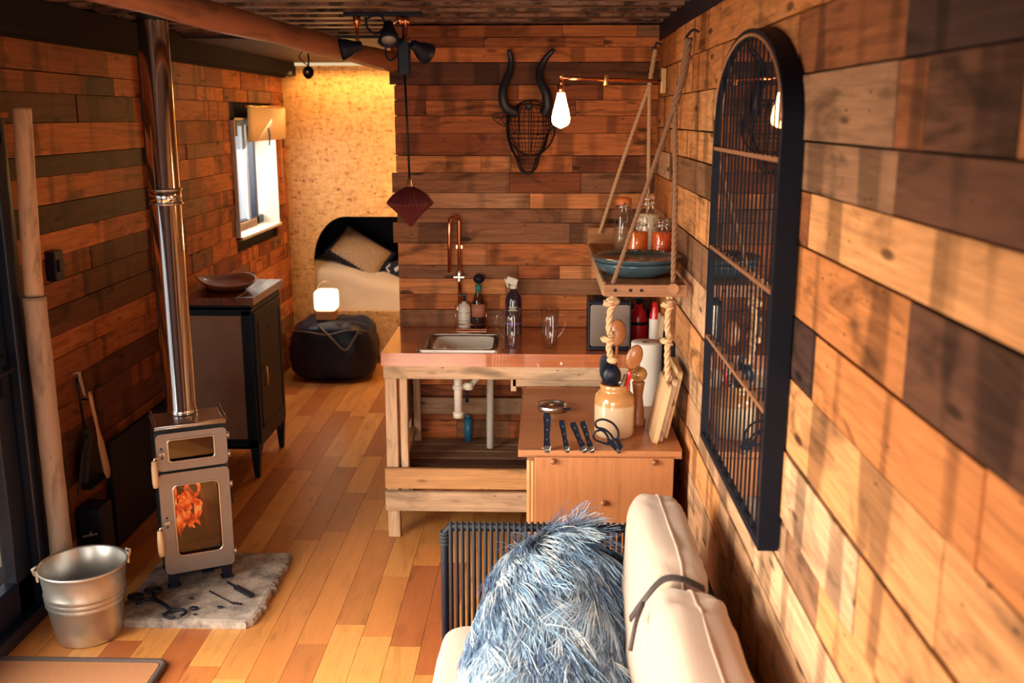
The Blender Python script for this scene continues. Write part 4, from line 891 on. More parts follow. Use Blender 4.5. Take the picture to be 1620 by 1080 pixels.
mb = MB(); tub(mb, SX0 + .028, SY0 + .023, SX1 - .028, SY1 - .033, .765, .902, .03, .003, .97); mb.build('sink_bowl', steel, t)
mb = MB(); mb.lathe([(0, .772), (.03, .772), (.032, .770)], (-.36, 4.58, 0), 24); mb.build('plug_hole', black, t)
mb = MB(); tub(mb, SX0 + .07, SY0 + .05, SX1 - .055, SY1 - .055, .771, .900, .045, .004, .93); tag(mb.build('washing_up_bowl', white_enamel), 'pale rectangular washing-up bowl standing inside the sink', 'bowl')
# waste plumbing
t = thing('waste_pipe', 'white plastic waste pipe and trap below the sink', 'pipe', (-.34, 4.62, .32))
mb = MB(); mb.cyl((-.385, 4.58, .55), (-.385, 4.58, .775), .020); mb.cyl((-.385, 4.58, .53), (-.385, 4.58, .56), .026); mb.cyl((-.385, 4.58, .67), (-.385, 4.58, .69), .026); mb.build('bottle_trap', white_pl, t)
mb = MB(); mb.tube([(-.385, 4.58, .68), (-.33, 4.60, .68), (-.28, 4.62, .73)], .014, 12); mb.cyl((-.335, 4.598, .665), (-.335, 4.598, .70), .022); mb.build('elbow', white_pl, t)
mb = MB(); mb.tube([(-.24, 4.72, .33), (-.24, 4.72, .72), (-.28, 4.66, .735)], .018, 12); mb.cyl((-.24, 4.72, .69), (-.24, 4.72, .72), .022); mb.build('stand_pipe', white_pl, t)
mb = MB(); mb.cyl((-.345, 4.60, .60), (-.345, 4.60, .67), .008); mb.build('flexible_hose', black, t)
mb = MB(); mb.cyl((-.36, 4.86, .320), (-.36, 4.86, .44), .020); mb.cyl((-.36, 4.86, .44), (-.36, 4.86, .46), .012); tag(mb.build('blue_canister', simple('blue_plastic', (.02, .16, .30), .4)), 'small blue canister on the slatted shelf below the sink', 'canister')
# tap
t = thing('copper_tap', 'wall-mounted copper pipe tap with bent spout above the sink', 'tap', (-.405, 4.93, .95))
mb = MB(); mb.tube([(-.398, 4.905, .90), (-.398, 4.905, 1.435), (-.404, 4.90, 1.455), (-.42, 4.88, 1.460), (-.436, 4.86, 1.452), (-.442, 4.855, 1.43), (-.443, 4.855, 1.19)], .010, 12); mb.build('copper_spout', copper, t)
mb = MB(); mb.box((-.398, 4.925, 1.31), (.035, .05, .02)); mb.box((-.398, 4.925, 1.0), (.035, .05, .02)); mb.build('pipe_clip', copper, t, bevel=.002)
mb = MB(); mb.cyl((-.398, 4.905, 1.14), (-.398, 4.905, 1.19), .016); mb.cyl((-.398, 4.905, 1.165), (-.398, 4.865, 1.165), .008); mb.box((-.398, 4.862, 1.165), (.055, .008, .010)); mb.box((-.398, 4.862, 1.165), (.010, .008, .045)); mb.build('valve', steel, t, bevel=.002, label='steel cross-handled valve')
# soap caddy and bottles
t = thing('copper_caddy', 'thin copper wire tray at the back of the worktop holding two bottles', 'caddy', (-.33, 4.885, .901))
mb = MB(); mb.box((-.338, 4.885, .905), (.155, .085, .007)); mb.build('caddy_tray', copper, t, bevel=.002)
mb = MB(); mb.tube([(-.415, 4.843, .93), (-.262, 4.843, .93), (-.262, 4.927, .93), (-.415, 4.927, .93)], .0018, 6, closed=True); mb.tube([(-.415, 4.843, .905), (-.415, 4.843, 1.03)], .0018, 6); mb.tube([(-.262, 4.843, .905), (-.262, 4.843, 1.03)], .0018, 6); mb.build('wire_rail', copper, t)
def text(body, loc, size, mat, parent, rot=(R(90), 0, 0), name='label_text'):
    c = bpy.data.curves.new(name, 'FONT'); c.body = body; c.size = size; c.align_x = 'CENTER'; c.extrude = .0003; c.materials.append(mat)
    o = bpy.data.objects.new(name, c); COL.objects.link(o)
    r = parent
    while r.parent: r = r.parent
    o.parent = parent; o.location = Vector(loc) - r.location; o.rotation_euler = rot; return o
t = thing('soap_dispenser', 'pale soap dispenser with black pump in the copper tray', 'soap bottle', (-.375, 4.885, .909))
mb = MB(); mb.lathe([(0, .909), (.030, .909), (.032, .914), (.032, 1.01), (.026, 1.025), (.012, 1.03), (.012, 1.04), (0, 1.04)], (-.375, 4.885, 0), 24); mb.build('bottle_body', white_pl, t)
mb = MB(); mb.cyl((-.375, 4.885, 1.04), (-.375, 4.885, 1.07), .006); mb.box((-.385, 4.88, 1.072), (.035, .012, .008)); mb.build('pump', black_pl, t)
mb = MB(); 
for z_ in (.945, .985): mb.lathe([(.0323, z_), (.0327, z_), (.0327, z_ + .002), (.0323, z_ + .002)], (-.375, 4.885, 0), 24)
mb.build('label_lines', copper, t)
t = thing('dish_brush_bottle', 'clear bottle with teal neck and a black round brush on top, in the copper tray', 'bottle', (-.303, 4.885, .909))
mb = MB(); mb.lathe([(0, .909), (.032, .909), (.035, .915), (.035, 1.02), (.028, 1.055), (.014, 1.09), (.013, 1.12)], (-.303, 4.885, 0), 24); mb.build('bottle_glass', pane('smoky_bottle_glass', .5, (.62, .55, .55)), t)
mb = MB(); mb.lathe([(0, .912), (.031, .912), (.032, .96), (0, .962)], (-.303, 4.885, 0), 24); mb.build('liquid', simple('dark_violet_liquid', (.06, .035, .07), .1), t)
mb = MB(); mb.lathe([(.0355, .965), (.0358, .965), (.0358, 1.03), (.0355, 1.03)], (-.303, 4.885, 0), 24); mb.build('bottle_label', simple('terracotta_label', (.45, .17, .10), .6), t)
mb = MB(); mb.lathe([(.015, 1.09), (.016, 1.09), (.0155, 1.125), (0, 1.126)], (-.303, 4.885, 0), 20); mb.build('bottle_cap', simple('teal_plastic', (.03, .22, .20), .4), t)
mb = MB(); mb.puff((-.300, 4.88, 1.155), (.056, .045, .048), e=1, e2=1, wr=.15); mb.build('brush_head', black, t)
# spray bottle
t = thing('spray_bottle', 'tall dark bottle with white trigger spray and purple label at the back of the worktop', 'spray bottle', (-.125, 4.76, .901))
mb = MB(); mb.lathe([(0, .901), (.038, .901), (.041, .908), (.041, 1.07), (.036, 1.095), (.018, 1.115), (.016, 1.13), (0, 1.13)], (-.125, 4.76, 0), 28); mb.build('bottle_body', simple('dark_plum_plastic', (.03, .018, .035), .15, coat=.6), t)
mb = MB(); mb.cyl((-.125, 4.76, 1.125), (-.125, 4.76, 1.145), .018); mb.box((-.132, 4.755, 1.165), (.055, .024, .035), rot=Matrix.Rotation(R(18), 3, 'Y')); mb.box((-.158, 4.752, 1.155), (.010, .014, .05), rot=Matrix.Rotation(R(-20), 3, 'Y')); mb.build('trigger', white_pl, t, bevel=.005)
mb = MB(); mb.lathe([(.0413, .955), (.0418, .955), (.0418, .964), (.0413, .964)], (-.125, 4.76, 0), 28); mb.build('label_band', simple('violet_print', (.25, .10, .45), .5), t, label='violet band on the label')
mb = MB(); 
for i, (z_, w_) in enumerate(((1.042, .04), (1.034, .03), (1.026, .045))): mb.box((-.128, 4.7183, z_), (w_, .001, .004))
mb.build('label_print', white_pl, t)
# glass jugs
def jug(x, y, label, hdl):
    t = thing('glass_jug', label, 'jug', (x, y, .901), 0, 'glass jugs on the worktop')
    mb = MB(); mb.lathe([(0, .902), (.030, .902), (.034, .907), (.038, .97), (.036, 1.03), (.044, 1.085), (.0425, 1.085), (.0345, 1.03), (.0365, .97), (.032, .912), (0, .909)], (x, y, 0), 28); mb.build('jug_body', glass, t)
    mb = MB(); mb.tube(spline([(x + hdl * .040, y - .01, 1.06), (x + hdl * .065, y - .012, 1.05), (x + hdl * .068, y - .012, 1.0), (x + hdl * .037, y - .01, .95)], 6), .0045, 8); mb.build('jug_handle', glass, t)
jug(-.128, 4.47, 'clear glass jug standing in front of the dark spray bottle', -1)
jug(.048, 4.47, 'clear glass jug alone on the worktop left of the toaster', 1)
# toaster
t = thing('toaster', 'brushed steel toaster with black ends at the right of the worktop', 'toaster', (.315, 4.50, .901))
mb = MB(); mb.plate(rr(.230, .918, .408, 1.112, .015), [], (0, 4.425, 0), (1, 0, 0), (0, 0, 1), (0, 1, 0), .16); mb.build('toaster_body', simple('toaster_steel', (.42, .38, .36), .22, 1, .1, 8), t, bevel=.004)
for x in (.226, .411):
    mb = MB(); mb.box((x, 4.505, 1.02), (.010, .175, .225)); mb.build('end_cap', black_pl, t, bevel=.007)
mb = MB(); mb.box((.318, 4.505, .910), (.19, .175, .018)); mb.build('toaster_base', black_pl, t, bevel=.005)
mb = MB(); mb.box((.318, 4.505, 1.120), (.185, .17, .020)); mb.box((.27, 4.43, 1.128), (.045, .02, .014)); mb.build('toaster_top', black_pl, t, bevel=.008)
mb = MB(); 
for y in (4.47, 4.54): mb.box((.318, y, 1.1315), (.14, .025, .003))
mb.build('bread_slot', m_gap, t)
# kettle behind
t = thing('kettle', 'black kettle with steel loop handle behind the toaster', 'kettle', (.39, 4.75, .901))
mb = MB(); mb.lathe([(0, .901), (.075, .901), (.08, .92), (.072, 1.04), (.055, 1.10), (.02, 1.125), (.012, 1.14), (0, 1.145)], (.385, 4.76, 0), 32); mb.build('kettle_body', black_pl, t)
mb = MB(); mb.tube(spline([(.385, 4.70, 1.09), (.43, 4.69, 1.17), (.462, 4.69, 1.15), (.465, 4.69, 1.06), (.455, 4.70, .99)], 6), .007, 8); mb.build('kettle_handle', steel, t)
# extinguisher and bottle
t = thing('fire_extinguisher', 'small red fire extinguisher standing in the back corner of the worktop', 'fire extinguisher', (.495, 4.66, .901))
mb = MB(); mb.lathe([(0, .901), (.042, .901), (.045, .91), (.045, 1.015), (.036, 1.05), (.018, 1.065), (.016, 1.08), (0, 1.081)], (.468, 4.62, 0), 28); mb.build('cylinder_body', red_paint, t)
mb = MB(); mb.cyl((.468, 4.62, 1.08), (.468, 4.62, 1.105), .012); mb.tube([(.468, 4.62, 1.10), (.50, 4.60, 1.095), (.51, 4.60, 1.02)], .006, 8); mb.box((.46, 4.61, 1.11), (.05, .018, .008), rot=Matrix.Rotation(R(-12), 3, 'Y')); mb.build('valve', black_pl, t)
mb = MB(); mb.lathe([(.0452, .985), (.0457, .985), (.0457, 1.0), (.0452, 1.0)], (.468, 4.62, 0), 28); mb.build('strap', black_pl, t)
t = thing('sauce_bottle', 'red and white labelled bottle right of the fire extinguisher', 'bottle', (.535, 4.5, .901))
mb = MB(); mb.lathe([(0, .901), (.022, .901), (.024, .91), (.024, 1.05), (.014, 1.085), (.012, 1.11), (0, 1.112)], (.530, 4.5, 0), 24); mb.build('bottle_body', red_paint, t)
mb = MB(); mb.lathe([(.0243, .93), (.0248, .93), (.0248, 1.03), (.0243, 1.035)], (.530, 4.5, 0), 24); mb.build('bottle_label', paper, t, label='white paper label')
# ================================================================== SIDE CABINET
t = thing('plywood_cabinet', 'orange plywood cabinet with drop front in front of the kitchen bench', 'cabinet', (.225, 3.92, 0))
z1 = .745; x0, x1, y0, y1 = -.042, .49, 3.50, 4.33
mb = MB(); mb.box(((x0 + x1) / 2, (y0 + y1) / 2 + .01, .35), (x1 - x0, y1 - y0 - .03, .70)); mb.build('carcass', ply_wood, t, bevel=.002)
mb = MB(); mb.plate([(-.073, 3.49), (.525, 3.49), (.525, 4.335), (-.073, 4.335)], [], (0, 0, z1 - .03), (1, 0, 0), (0, 1, 0), (0, 0, 1), .03); mb.build('cabinet_top', ply_wood, t, bevel=.003)
mb = MB(); mb.box((.227, 3.483, z1 - .010), (.596, .010, .020)); mb.build('knife_slot', ply_wood, t, bevel=.001)
mb = MB(); mb.box(((x0 + x1) / 2 + .018, y0 - .012, .38), (x1 - x0 - .02, .020, .675)); fr = mb.build('drop_front', ply_wood, t, bevel=.003)
for (x, z_) in ((.055, .705), (.425, .705), (.242, .545)):
    m2 = MB(); m2.lathe([(0, .018), (.008, .017), (.012, .011), (.011, .005), (.007, 0)], (x, y0 - .022, z_), 20, Vector((0, -1, 0)).to_track_quat('Z', 'Y').to_matrix()); m2.build('knob', simple('bronze_knob', (.30, .13, .06), .35, .3), fr, label='round bronze knob')
mb = MB(); mb.box((x0 + .004, y0 + .0, .35), (.010, .012, .70)); mb.box((x0 + .020, y0 - .008, .35), (.008, .012, .70)); mb.build('front_edge', ply_edge, t)
mb = MB(); mb.box((x1 + .004, y0 + .0, .35), (.008, .012, .70)); mb.build('front_edge', dark_handle_wood, t)
# knives
def knife(p, q, L, w, label, i):
    t = thing('kitchen_knife', label, 'knife', p, 0, 'knives standing in the cabinet slot')
    p, q = Vector(p), Vector(q); d = (q - p).normalized(); s_ = Vector((1, 0, 0)); s_ = (s_ - d * s_.dot(d)).normalized(); f_ = d.cross(s_)
    mb = MB(); out = [(-.35, 0), (-.42, .35), (-.5, .7), (-.62, .93), (-.45, 1.0), (.25, 1.0), (.5, .88), (.45, .6), (.38, .3), (.42, 0)]
    mb.plate([(a * w, b * L + .012) for a, b in out], [], p - f_ * .006, s_, d, f_, .012); mb.build('handle', black_pl, t, bevel=.003)
    mb = MB(); mb.plate([(-.5 * w, -.0), (.5 * w, 0), (.5 * w, .014), (-.42 * w, .014)], [], p - f_ * .007, s_, d, f_, .014); mb.build('bolster', steel, t, bevel=.002)
    for k in (.25, .55, .85):
        mb = MB(); c_ = p + d * (L * k + .01); mb.cyl(c_ - f_ * .0075, c_ + f_ * .0075, .0028, n=10); mb.build('rivet', steel, t)
    mb = MB(); mb.plate([(-.45 * w, 0), (.45 * w, 0), (.45 * w, -.014), (-.2 * w, -.014)], [], p - f_ * .001, s_, d, f_, .002); mb.build('blade', steel, t)
zk = z1 + .004
knife((.030, 3.478, zk), (.033, 3.47, zk + .14), .125, .026, 'largest black handled knife, upright, leftmost in the slot', 0)
knife((.103, 3.478, zk), (.086, 3.47, zk + .11), .10, .020, 'small black handled knife, second from the left in the slot', 1)
knife((.165, 3.478, zk), (.128, 3.47, zk + .10), .098, .022, 'black handled knife tilting left beside the rightmost knife', 2)
knife((.193, 3.478, zk), (.163, 3.47, zk + .105), .10, .020, 'black handled knife nearest the scissors in the slot', 3)
t = thing('scissors', 'black handled scissors standing in the slot by the stoneware crock', 'scissors', (.29, 3.478, z1))
def sc(x, z): return Vector((x, 3.472, z1 + z))
mb = MB(); mb.tube(spline([sc(.256, .028), sc(.232, .034), sc(.207, .045), sc(.200, .062), sc(.212, .078), sc(.232, .080), sc(.249, .062), sc(.257, .04)], 6, True), .0042, 8, closed=True); mb.build('small_loop', black_pl, t)
mb = MB(); mb.tube(spline([sc(.278, .045), sc(.26, .068), sc(.238, .085), sc(.212, .092), sc(.208, .112), sc(.232, .122), sc(.266, .110), sc(.288, .082), sc(.290, .055)], 6, True), .0042, 8, closed=True); mb.build('large_loop', black_pl, t)
mb = MB(); mb.plate([(0, 0), (.012, -.004), (.038, -.05), (.030, -.052), (-.012, -.01)], [], sc(.262, .046) + Vector((0, -.004, 0)), (1, 0, 0), (0, 0, 1), (0, 1, 0), .006); mb.plate([(0, 0), (.012, .006), (.03, -.030), (.018, -.045)], [], sc(.278, .050) + Vector((0, -.006, 0)), (1, 0, 0), (0, 0, 1), (0, 1, 0), .006); mb.build('handle_arm', black_pl, t, bevel=.001)
mb = MB(); mb.plate([(-.03, .055), (-.026, .057), (.008, 0), (-.004, -.004)], [], sc(.29, .002), (1, 0, 0), (0, 0, 1), (0, 1, 0), .003); mb.cyl(sc(.292, .006) + Vector((0, -.006, 0)), sc(.292, .006) + Vector((0, .004, 0)), .007); mb.build('blades', steel, t)
# crock with utensils
m_crock, N, Lk, b = nt('two_tone_stoneware'); tc = N.new('ShaderNodeTexCoord'); sp_ = N.new('ShaderNodeSeparateXYZ'); Lk.new(tc.outputs['Object'], sp_.inputs[0]); no = N.new('ShaderNodeTexNoise'); no.inputs['Scale'].default_value = 8; Lk.new(tc.outputs['Object'], no.inputs[0])
ad = N.new('ShaderNodeMath'); ad.operation = 'MULTIPLY_ADD'; ad.inputs[1].default_value = .012; Lk.new(no.outputs['Fac'], ad.inputs[0]); Lk.new(sp_.outputs['Z'], ad.inputs[2]); cr = N.new('ShaderNodeValToRGB'); Lk.new(ad.outputs[0], cr.inputs[0])
e = cr.color_ramp.elements; e[0].position = .128; e[0].color = (.66, .48, .32, 1); e[1].position = .134; e[1].color = (.52, .25, .09, 1); Lk.new(cr.outputs[0], b.inputs['Base Color']); setp(b, rough=.18, coat=.7)
t = thing('stoneware_crock', 'cream and tan glazed stoneware crock full of utensils on the plywood cabinet', 'crock', (.29, 3.675, z1))
mb = MB(); mb.lathe([(0, 0), (.068, 0), (.074, .006), (.076, .02), (.077, .14), (.073, .158), (.060, .172), (.054, .178), (.057, .186), (.058, .200), (.054, .205), (.048, .200), (.048, .178), (.066, .15), (.068, .02), (0, .012)], (.29, 3.675, z1), 48); mb.build('crock_body', m_crock, t)
def utensil(name, label, mat, a, b_, head, cat='utensil'):
    a, b_ = Vector(a), Vector(b_); mb = MB(); mb.tube([a, (a + b_) / 2, b_], [.005, .0055, .006], 10)
    d = (b_ - a).normalized()
    if head == 'spoon':
        side = Vector((1, 0, 0)); side = (side - d * side.dot(d)).normalized(); nn = side.cross(d)
        n, m = 20, 8; vs = []
        for s_ in (1, .82):
            for j in range(m + 1):
                for i in range(n):
                    r_ = j / m; an = 6.28318 * i / n
                    vs.append(b_ + d * .050 + side * (.031 * r_ * math.cos(an) * (1 if s_ == 1 else .9)) + d * (.052 * r_ * math.sin(an) * (1 if s_ == 1 else .9)) - nn * (-.013 * (1 - r_ * r_) * s_ + (.002 if s_ != 1 else 0)))
        K = n * (m + 1); fs = [(q * K + j * n + i, q * K + j * n + (i + 1) % n, q * K + (j + 1) * n + (i + 1) % n, q * K + (j + 1) * n + i) for q in (0, 1) for j in range(m) for i in range(n)]
        fs += [(m * n + i, m * n + (i + 1) % n, K + m * n + (i + 1) % n, K + m * n + i) for i in range(n)]
        mb.add(vs, fs, smooth=True)
    elif head == 'ladle':
        mb.puff(b_ + Vector((0, 0, .01)), (.075, .05, .085), e=1, e2=1)
    elif head == 'spatula': mb.puff(b_ + d * .035, (.055, .008, .09), e=.5, e2=.5)
    return tag(mb.build(name, mat), label, cat, 'utensils in the crock')
zc = z1 + .05
utensil('wooden_spoon', 'wooden spoon facing forward at the right of the crock', dark_handle_wood, (.285, 3.68, zc), (.345, 3.66, z1 + .262), 'spoon', 'spoon')
utensil('wooden_spoon', 'wooden spoon behind the black ladle in the crock', dark_handle_wood, (.29, 3.70, zc), (.300, 3.74, z1 + .335), 'spoon', 'spoon')
utensil('ladle', 'black ladle leaning at the left of the crock', black_pl, (.30, 3.66, zc), (.272, 3.635, z1 + .235), 'ladle', 'ladle')
utensil('spatula', 'black slotted spatula standing behind the ladle in the crock', black_pl, (.28, 3.69, zc), (.262, 3.69, z1 + .23), 'spatula', 'spatula')
utensil('steel_skewer', 'thin steel utensil handle leaning right across the crock rim', steel, (.27, 3.65, zc), (.325, 3.625, z1 + .25), None, 'utensil')
mb = MB(); mb.tube([(.305, 3.66, zc), (.338, 3.635, z1 + .235)], .006, 8); mb.puff((.341, 3.632, z1 + .245), (.016, .012, .04), e=.8); tag(mb.build('red_peeler', red_paint), 'small red handled utensil at the right of the crock', 'peeler', 'utensils in the crock')
# steel ring / tin lid
t = thing('steel_tin', 'shallow round steel tin lying behind the knives', 'tin', (.06, 4.0, z1))
mb = MB(); mb.lathe([(0, .002), (.058, .002), (.062, .006), (.065, .026), (.062, .028), (.059, .024), (.055, .010), (0, .008)], (.055, 3.99, z1), 40); mb.build('tin_body', steel, t)
mb = MB(); mb.box((.115, 3.95, z1 + .018), (.035, .012, .010)); mb.build('tin_clasp', black, t, bevel=.002)
# pepper mill
t = thing('pepper_mill', 'turned wooden pepper mill with round head right of the crock', 'pepper mill', (.392, 3.82, z1))
mb = MB(); mb.lathe([(0, 0), (.030, 0), (.032, .006), (.032, .02), (.026, .03), (.024, .07), (.018, .12), (.024, .165), (.026, .175), (.020, .180), (0, .18)], (.392, 3.80, z1), 32); mb.build('mill_body', dark_handle_wood, t)
mb = MB(); mb.lathe([(0, .180), (.016, .180), (.030, .193), (.034, .208), (.030, .224), (.016, .235), (0, .236)], (.392, 3.80, z1), 32); mb.build('mill_head', wood('honey_wood', fixed=(.62, .30, .10), knots=0, grain=.1, coat=.6, rough=.25), t)
mb = MB(); mb.lathe([(0, .235), (.005, .236), (.006, .244), (0, .247)], (.392, 3.80, z1), 16); mb.build('mill_knob', steel, t)
# paper towel
t = thing('paper_towel_roll', 'white paper towel roll standing behind the pepper mill', 'paper towel', (.455, 4.12, z1))
mb = MB(); mb.lathe([(.019, z1), (.064, z1), (.065, z1 + .004), (.065, z1 + .263), (.063, z1 + .266), (.019, z1 + .266)], (.455, 4.12, 0), 48); mb.build('paper_roll', paper, t)
mb = MB(); mb.lathe([(.019, z1 + .266), (.0195, z1), (.017, z1), (.017, z1 + .266), (.019, z1 + .266)], (.455, 4.12, 0), 24); mb.build('cardboard_core', simple('cardboard', (.30, .18, .10), .8), t)
# chopping boards leaning on the right wall
def cboard(xb, xt, yc, dy, hgt, th, label, mat, hd=False, tri=False):
    a = math.atan2(xt - xb, hgt); t = thing('chopping_board', label, 'chopping board', (xb, yc, z1), 0, 'boards leaning in the corner')
    ay = Vector((math.sin(a), 0, math.cos(a))); az = Vector((math.cos(a), 0, -math.sin(a)))
    if tri: out = [(-dy / 2, 0), (dy / 2, 0), (dy / 2, hgt), (-dy / 2 + .02, hgt * .82)]
    else: out = rr(-dy / 2, 0, dy / 2, hgt, .02)
    mb = MB(); mb.plate(out, [circ(0, hgt - .035, .010, 16)] if hd else [], (xb, yc, z1 + .002), (0, 1, 0), ay, az, th); mb.build('board', mat, t, bevel=.003)
pw2 = wood('grey_beige_wood', fixed=(.60, .42, .28), grain=.3, stain=.3, knots=.4, rough=.55)
cboard(.425, .475, 3.66, .22, .235, .018, 'nearest pale chopping board of the leaning stack by the pepper mill', pale_wood)
cboard(.446, .498, 3.70, .26, .25, .018, 'middle beige chopping board of the leaning stack', pw2)
cboard(.468, .522, 3.74, .26, .27, .018, 'rearmost chopping board of the leaning stack, against the wall side', pale_wood, True)
cboard(.500, .522, 4.25, .10, .36, .016, 'tall narrow wooden board standing behind the paper towel roll', pw2, True)
mb = MB(); mb.box((.549, 4.16, z1 + .14), (.016, .30, .28)); tag(mb.build('slate_board', black, bevel=.003), 'dark slate board against the right wall behind the leaning boards', 'board')

# ================================================================== ROPE SHELF
t = thing('hanging_shelf', 'driftwood plank shelf hung on jute ropes beside the right wall', 'shelf', (.385, 4.18, 1.32))
SZ = 1.345
mb = MB(); mb.box((.385, 4.18, SZ - .014), (.30, 1.20, .028), col=(.40, .20, .10), ax=1, jit=.002); sh = mb.build('shelf_board', frame_wood, t, bevel=.004)
mb = MB(); mb.box((.385, 3.577, SZ - .022), (.30, .012, .044), col=(.36, .17, .09), ax=0); mb.build('front_lip', frame_wood, t, bevel=.003)
mb = MB(); mb.box((.30, 4.79, SZ + .03), (.14, .016, .09), col=(.45, .2, .09), ax=0); mb.build('end_board', frame_wood, t, bevel=.003)
mb = MB(); mb.box((.236, 4.1, SZ - .02), (.012, 1.0, .05), col=(.55, .32, .17), ax=1); mb.build('side_batten', frame_wood, t, bevel=.003)
mb = MB(); mb.cyl((.485, 3.56, SZ - .012), (.485, 3.60, SZ - .012), .018); mb.build('peg', frame_wood, t)
for (x, y) in ((.33, 3.569), (.37, 3.569), (.275, 3.569)):
    mb = MB(); mb.cyl((x, y, SZ - .02), (x, y + .006, SZ - .02), .006, n=12); mb.build('bolt_hole', m_gap, t)
# ropes
def rp(P, r, name, mat=rope_m, **k): mb = MB(); rope(mb, P, r, **k); return mb.build(name, mat, t)
HK = Vector((.515, 3.63, 2.205)); FK = Vector((.472, 3.61, 1.98))
rp([HK, HK * .5 + FK * .5 + Vector((.008, 0, 0)), FK], .014, 'front_upper_rope', rope_dark)
rp([FK, (.482, 3.60, 1.7), (.487, 3.60, SZ + .0)], .010, 'front_right_rope', rope_dark)
rp([FK, (.37, 3.60, 1.66), (.268, 3.60, SZ - .0)], .0085, 'front_left_rope', rope_dark)
HB = Vector((.525, 4.76, 2.24)); FB = Vector((.500, 4.74, 2.08))
rp([HB, (.512, 4.75, 2.16), FB], .011, 'back_upper_rope')
rp([FB, (.507, 4.74, 1.7), (.512, 4.74, SZ)], .009, 'back_right_rope')
rp([FB, (.39, 4.74, 1.75), (.285, 4.76, SZ + .05)], .009, 'back_left_rope')
for P_, nm in ((HK, 'front_hook'), (HB, 'back_hook')):
    mb = MB(); a = [(XR - .01, P_.y, P_.z + .02), (XR - .03, P_.y, P_.z + .028), (P_.x, P_.y, P_.z + .016), (P_.x - .012, P_.y, P_.z - .004), (P_.x, P_.y, P_.z - .012), (P_.x + .01, P_.y, P_.z - .002)]; mb.tube(spline(a, 5), .0045, 8); mb.build(nm, iron, t)
def knot(c, r, k=1.6):
    c = Vector(c); return [c + Vector((0, 0, r * 2)), c + Vector((r * k, r, r)), c + Vector((0, -r * k, 0)), c + Vector((-r * k, 0, -r * .3)), c + Vector((0, r * k, -r * .5)), c + Vector((r * k * .6, -r, -r)), c + Vector((0, 0, -r * 2))]
def tail(x, zs_, ze, knots, r, nm, wig=.004):
    P = [(x, 3.60, SZ - .02)]
    for kz in knots: P += [tuple(p) for p in knot((x + random.uniform(-wig, wig), 3.58, kz), r)]
    P += [(x + .006, 3.585, ze)]; rp(P, r, nm)
tail(.258, 0, 1.075, (SZ - .065, 1.145), .0125, 'left_rope_tail')
mb = MB(); mb.puff((.272, 3.58, 1.062), (.045, .035, .030), e=1, e2=1, wr=.2); mb.build('rope_end_knot', rope_m, t)
tail(.472, 0, .985, (SZ - .07, 1.14), .0115, 'right_rope_tail')
rp([(.478, 3.585, .985), (.49, 3.59, .93), (.502, 3.6, .885)], .008, 'right_rope_end', rope_dark)
mb = MB(); mb.puff((.270, 3.58, SZ - .062), (.055, .045, .035), e=1, e2=1, wr=.25); mb.build('left_knot', rope_m, t)
mb = MB(); mb.puff((.480, 3.58, SZ - .065), (.052, .04, .034), e=1, e2=1, wr=.25); mb.build('right_knot', rope_dark, t)
# plates
for i, (z_, r_, kz, lb) in enumerate(((SZ + .001, .160, 1.5, 'lower deep dark blue plate of the stack on the hanging shelf'), (SZ + .042, .172, .95, 'upper large grey-blue plate of the stack on the hanging shelf'))):
    mb = MB(); mb.lathe([(q[0], z_ + q[1] * kz) for q in [(0, .004), (r_ * .55, .004), (r_ * .6, 0), (r_ * .66, .004), (r_ * .92, .018), (r_, .034), (r_ * .99, .038), (r_ * .90, .026), (r_ * .64, .012), (0, .010)]], (.370, 3.80, 0), 64)
    tag(mb.build('dinner_plate', plate_blue), lb, 'plate', 'plates stacked on the hanging shelf')
# jars
def jar(x, y, r_, h_, fill, colr, label, lidc):
    z_ = SZ + .001; t = thing('storage_jar', label, 'jar', (x, y, z_), 0, 'glass jars on the hanging shelf')
    mb = MB(); mb.lathe([(0, z_), (r_ * .95, z_), (r_, z_ + .006), (r_, z_ + h_ * .78), (r_ * .82, z_ + h_ * .88), (r_ * .82, z_ + h_ * .94)], (x, y, 0), 28); mb.build('jar_glass', glass, t)
    mb = MB(); mb.lathe([(0, z_ + .004), (r_ * .93, z_ + .004), (r_ * .93, z_ + h_ * fill), (0, z_ + h_ * fill + .002)], (x, y, 0), 28); mb.build('jar_contents', simple('contents_' + label[:9].strip().replace(' ', '_'), colr, .3, 0, .3, 90, coat=.6), t)
    mb = MB(); mb.lathe([(0, z_ + h_ * .95), (r_ * .84, z_ + h_ * .95), (r_ * .88, z_ + h_ * .97), (r_ * .86, z_ + h_ * 1.05), (r_ * .5, z_ + h_ * 1.10), (0, z_ + h_ * 1.10)], (x, y, 0), 28); mb.build('jar_lid', lidc, t)
    mb = MB(); mb.tube([(x + r_ * .85 * math.cos(a * .3), y + r_ * .85 * math.sin(a * .3), z_ + h_ * .9) for a in range(21)], .0022, 6, closed=True); mb.tube([(x - .01, y - r_ * .9, z_ + h_ * .72), (x - .01, y - r_ * 1.05, z_ + h_ * .85), (x, y - r_ * .9, z_ + h_ * 1.0)], .0022, 6); mb.tube([(x + .01, y - r_ * .9, z_ + h_ * .72), (x + .01, y - r_ * 1.05, z_ + h_ * .85), (x, y - r_ * .9, z_ + h_ * 1.0)], .0022, 6); mb.build('wire_clip', steel, t)
jar(.405, 4.13, .046, .175, .74, (.75, .16, .02), 'left jar of orange lentils directly behind the plates', glass)
jar(.505, 4.10, .046, .175, .74, (.72, .10, .02), 'right jar of red lentils directly behind the plates', glass)
jar(.480, 4.40, .055, .245, .72, (.75, .66, .50), 'taller jar of pale flour behind the lentil jars', glass)
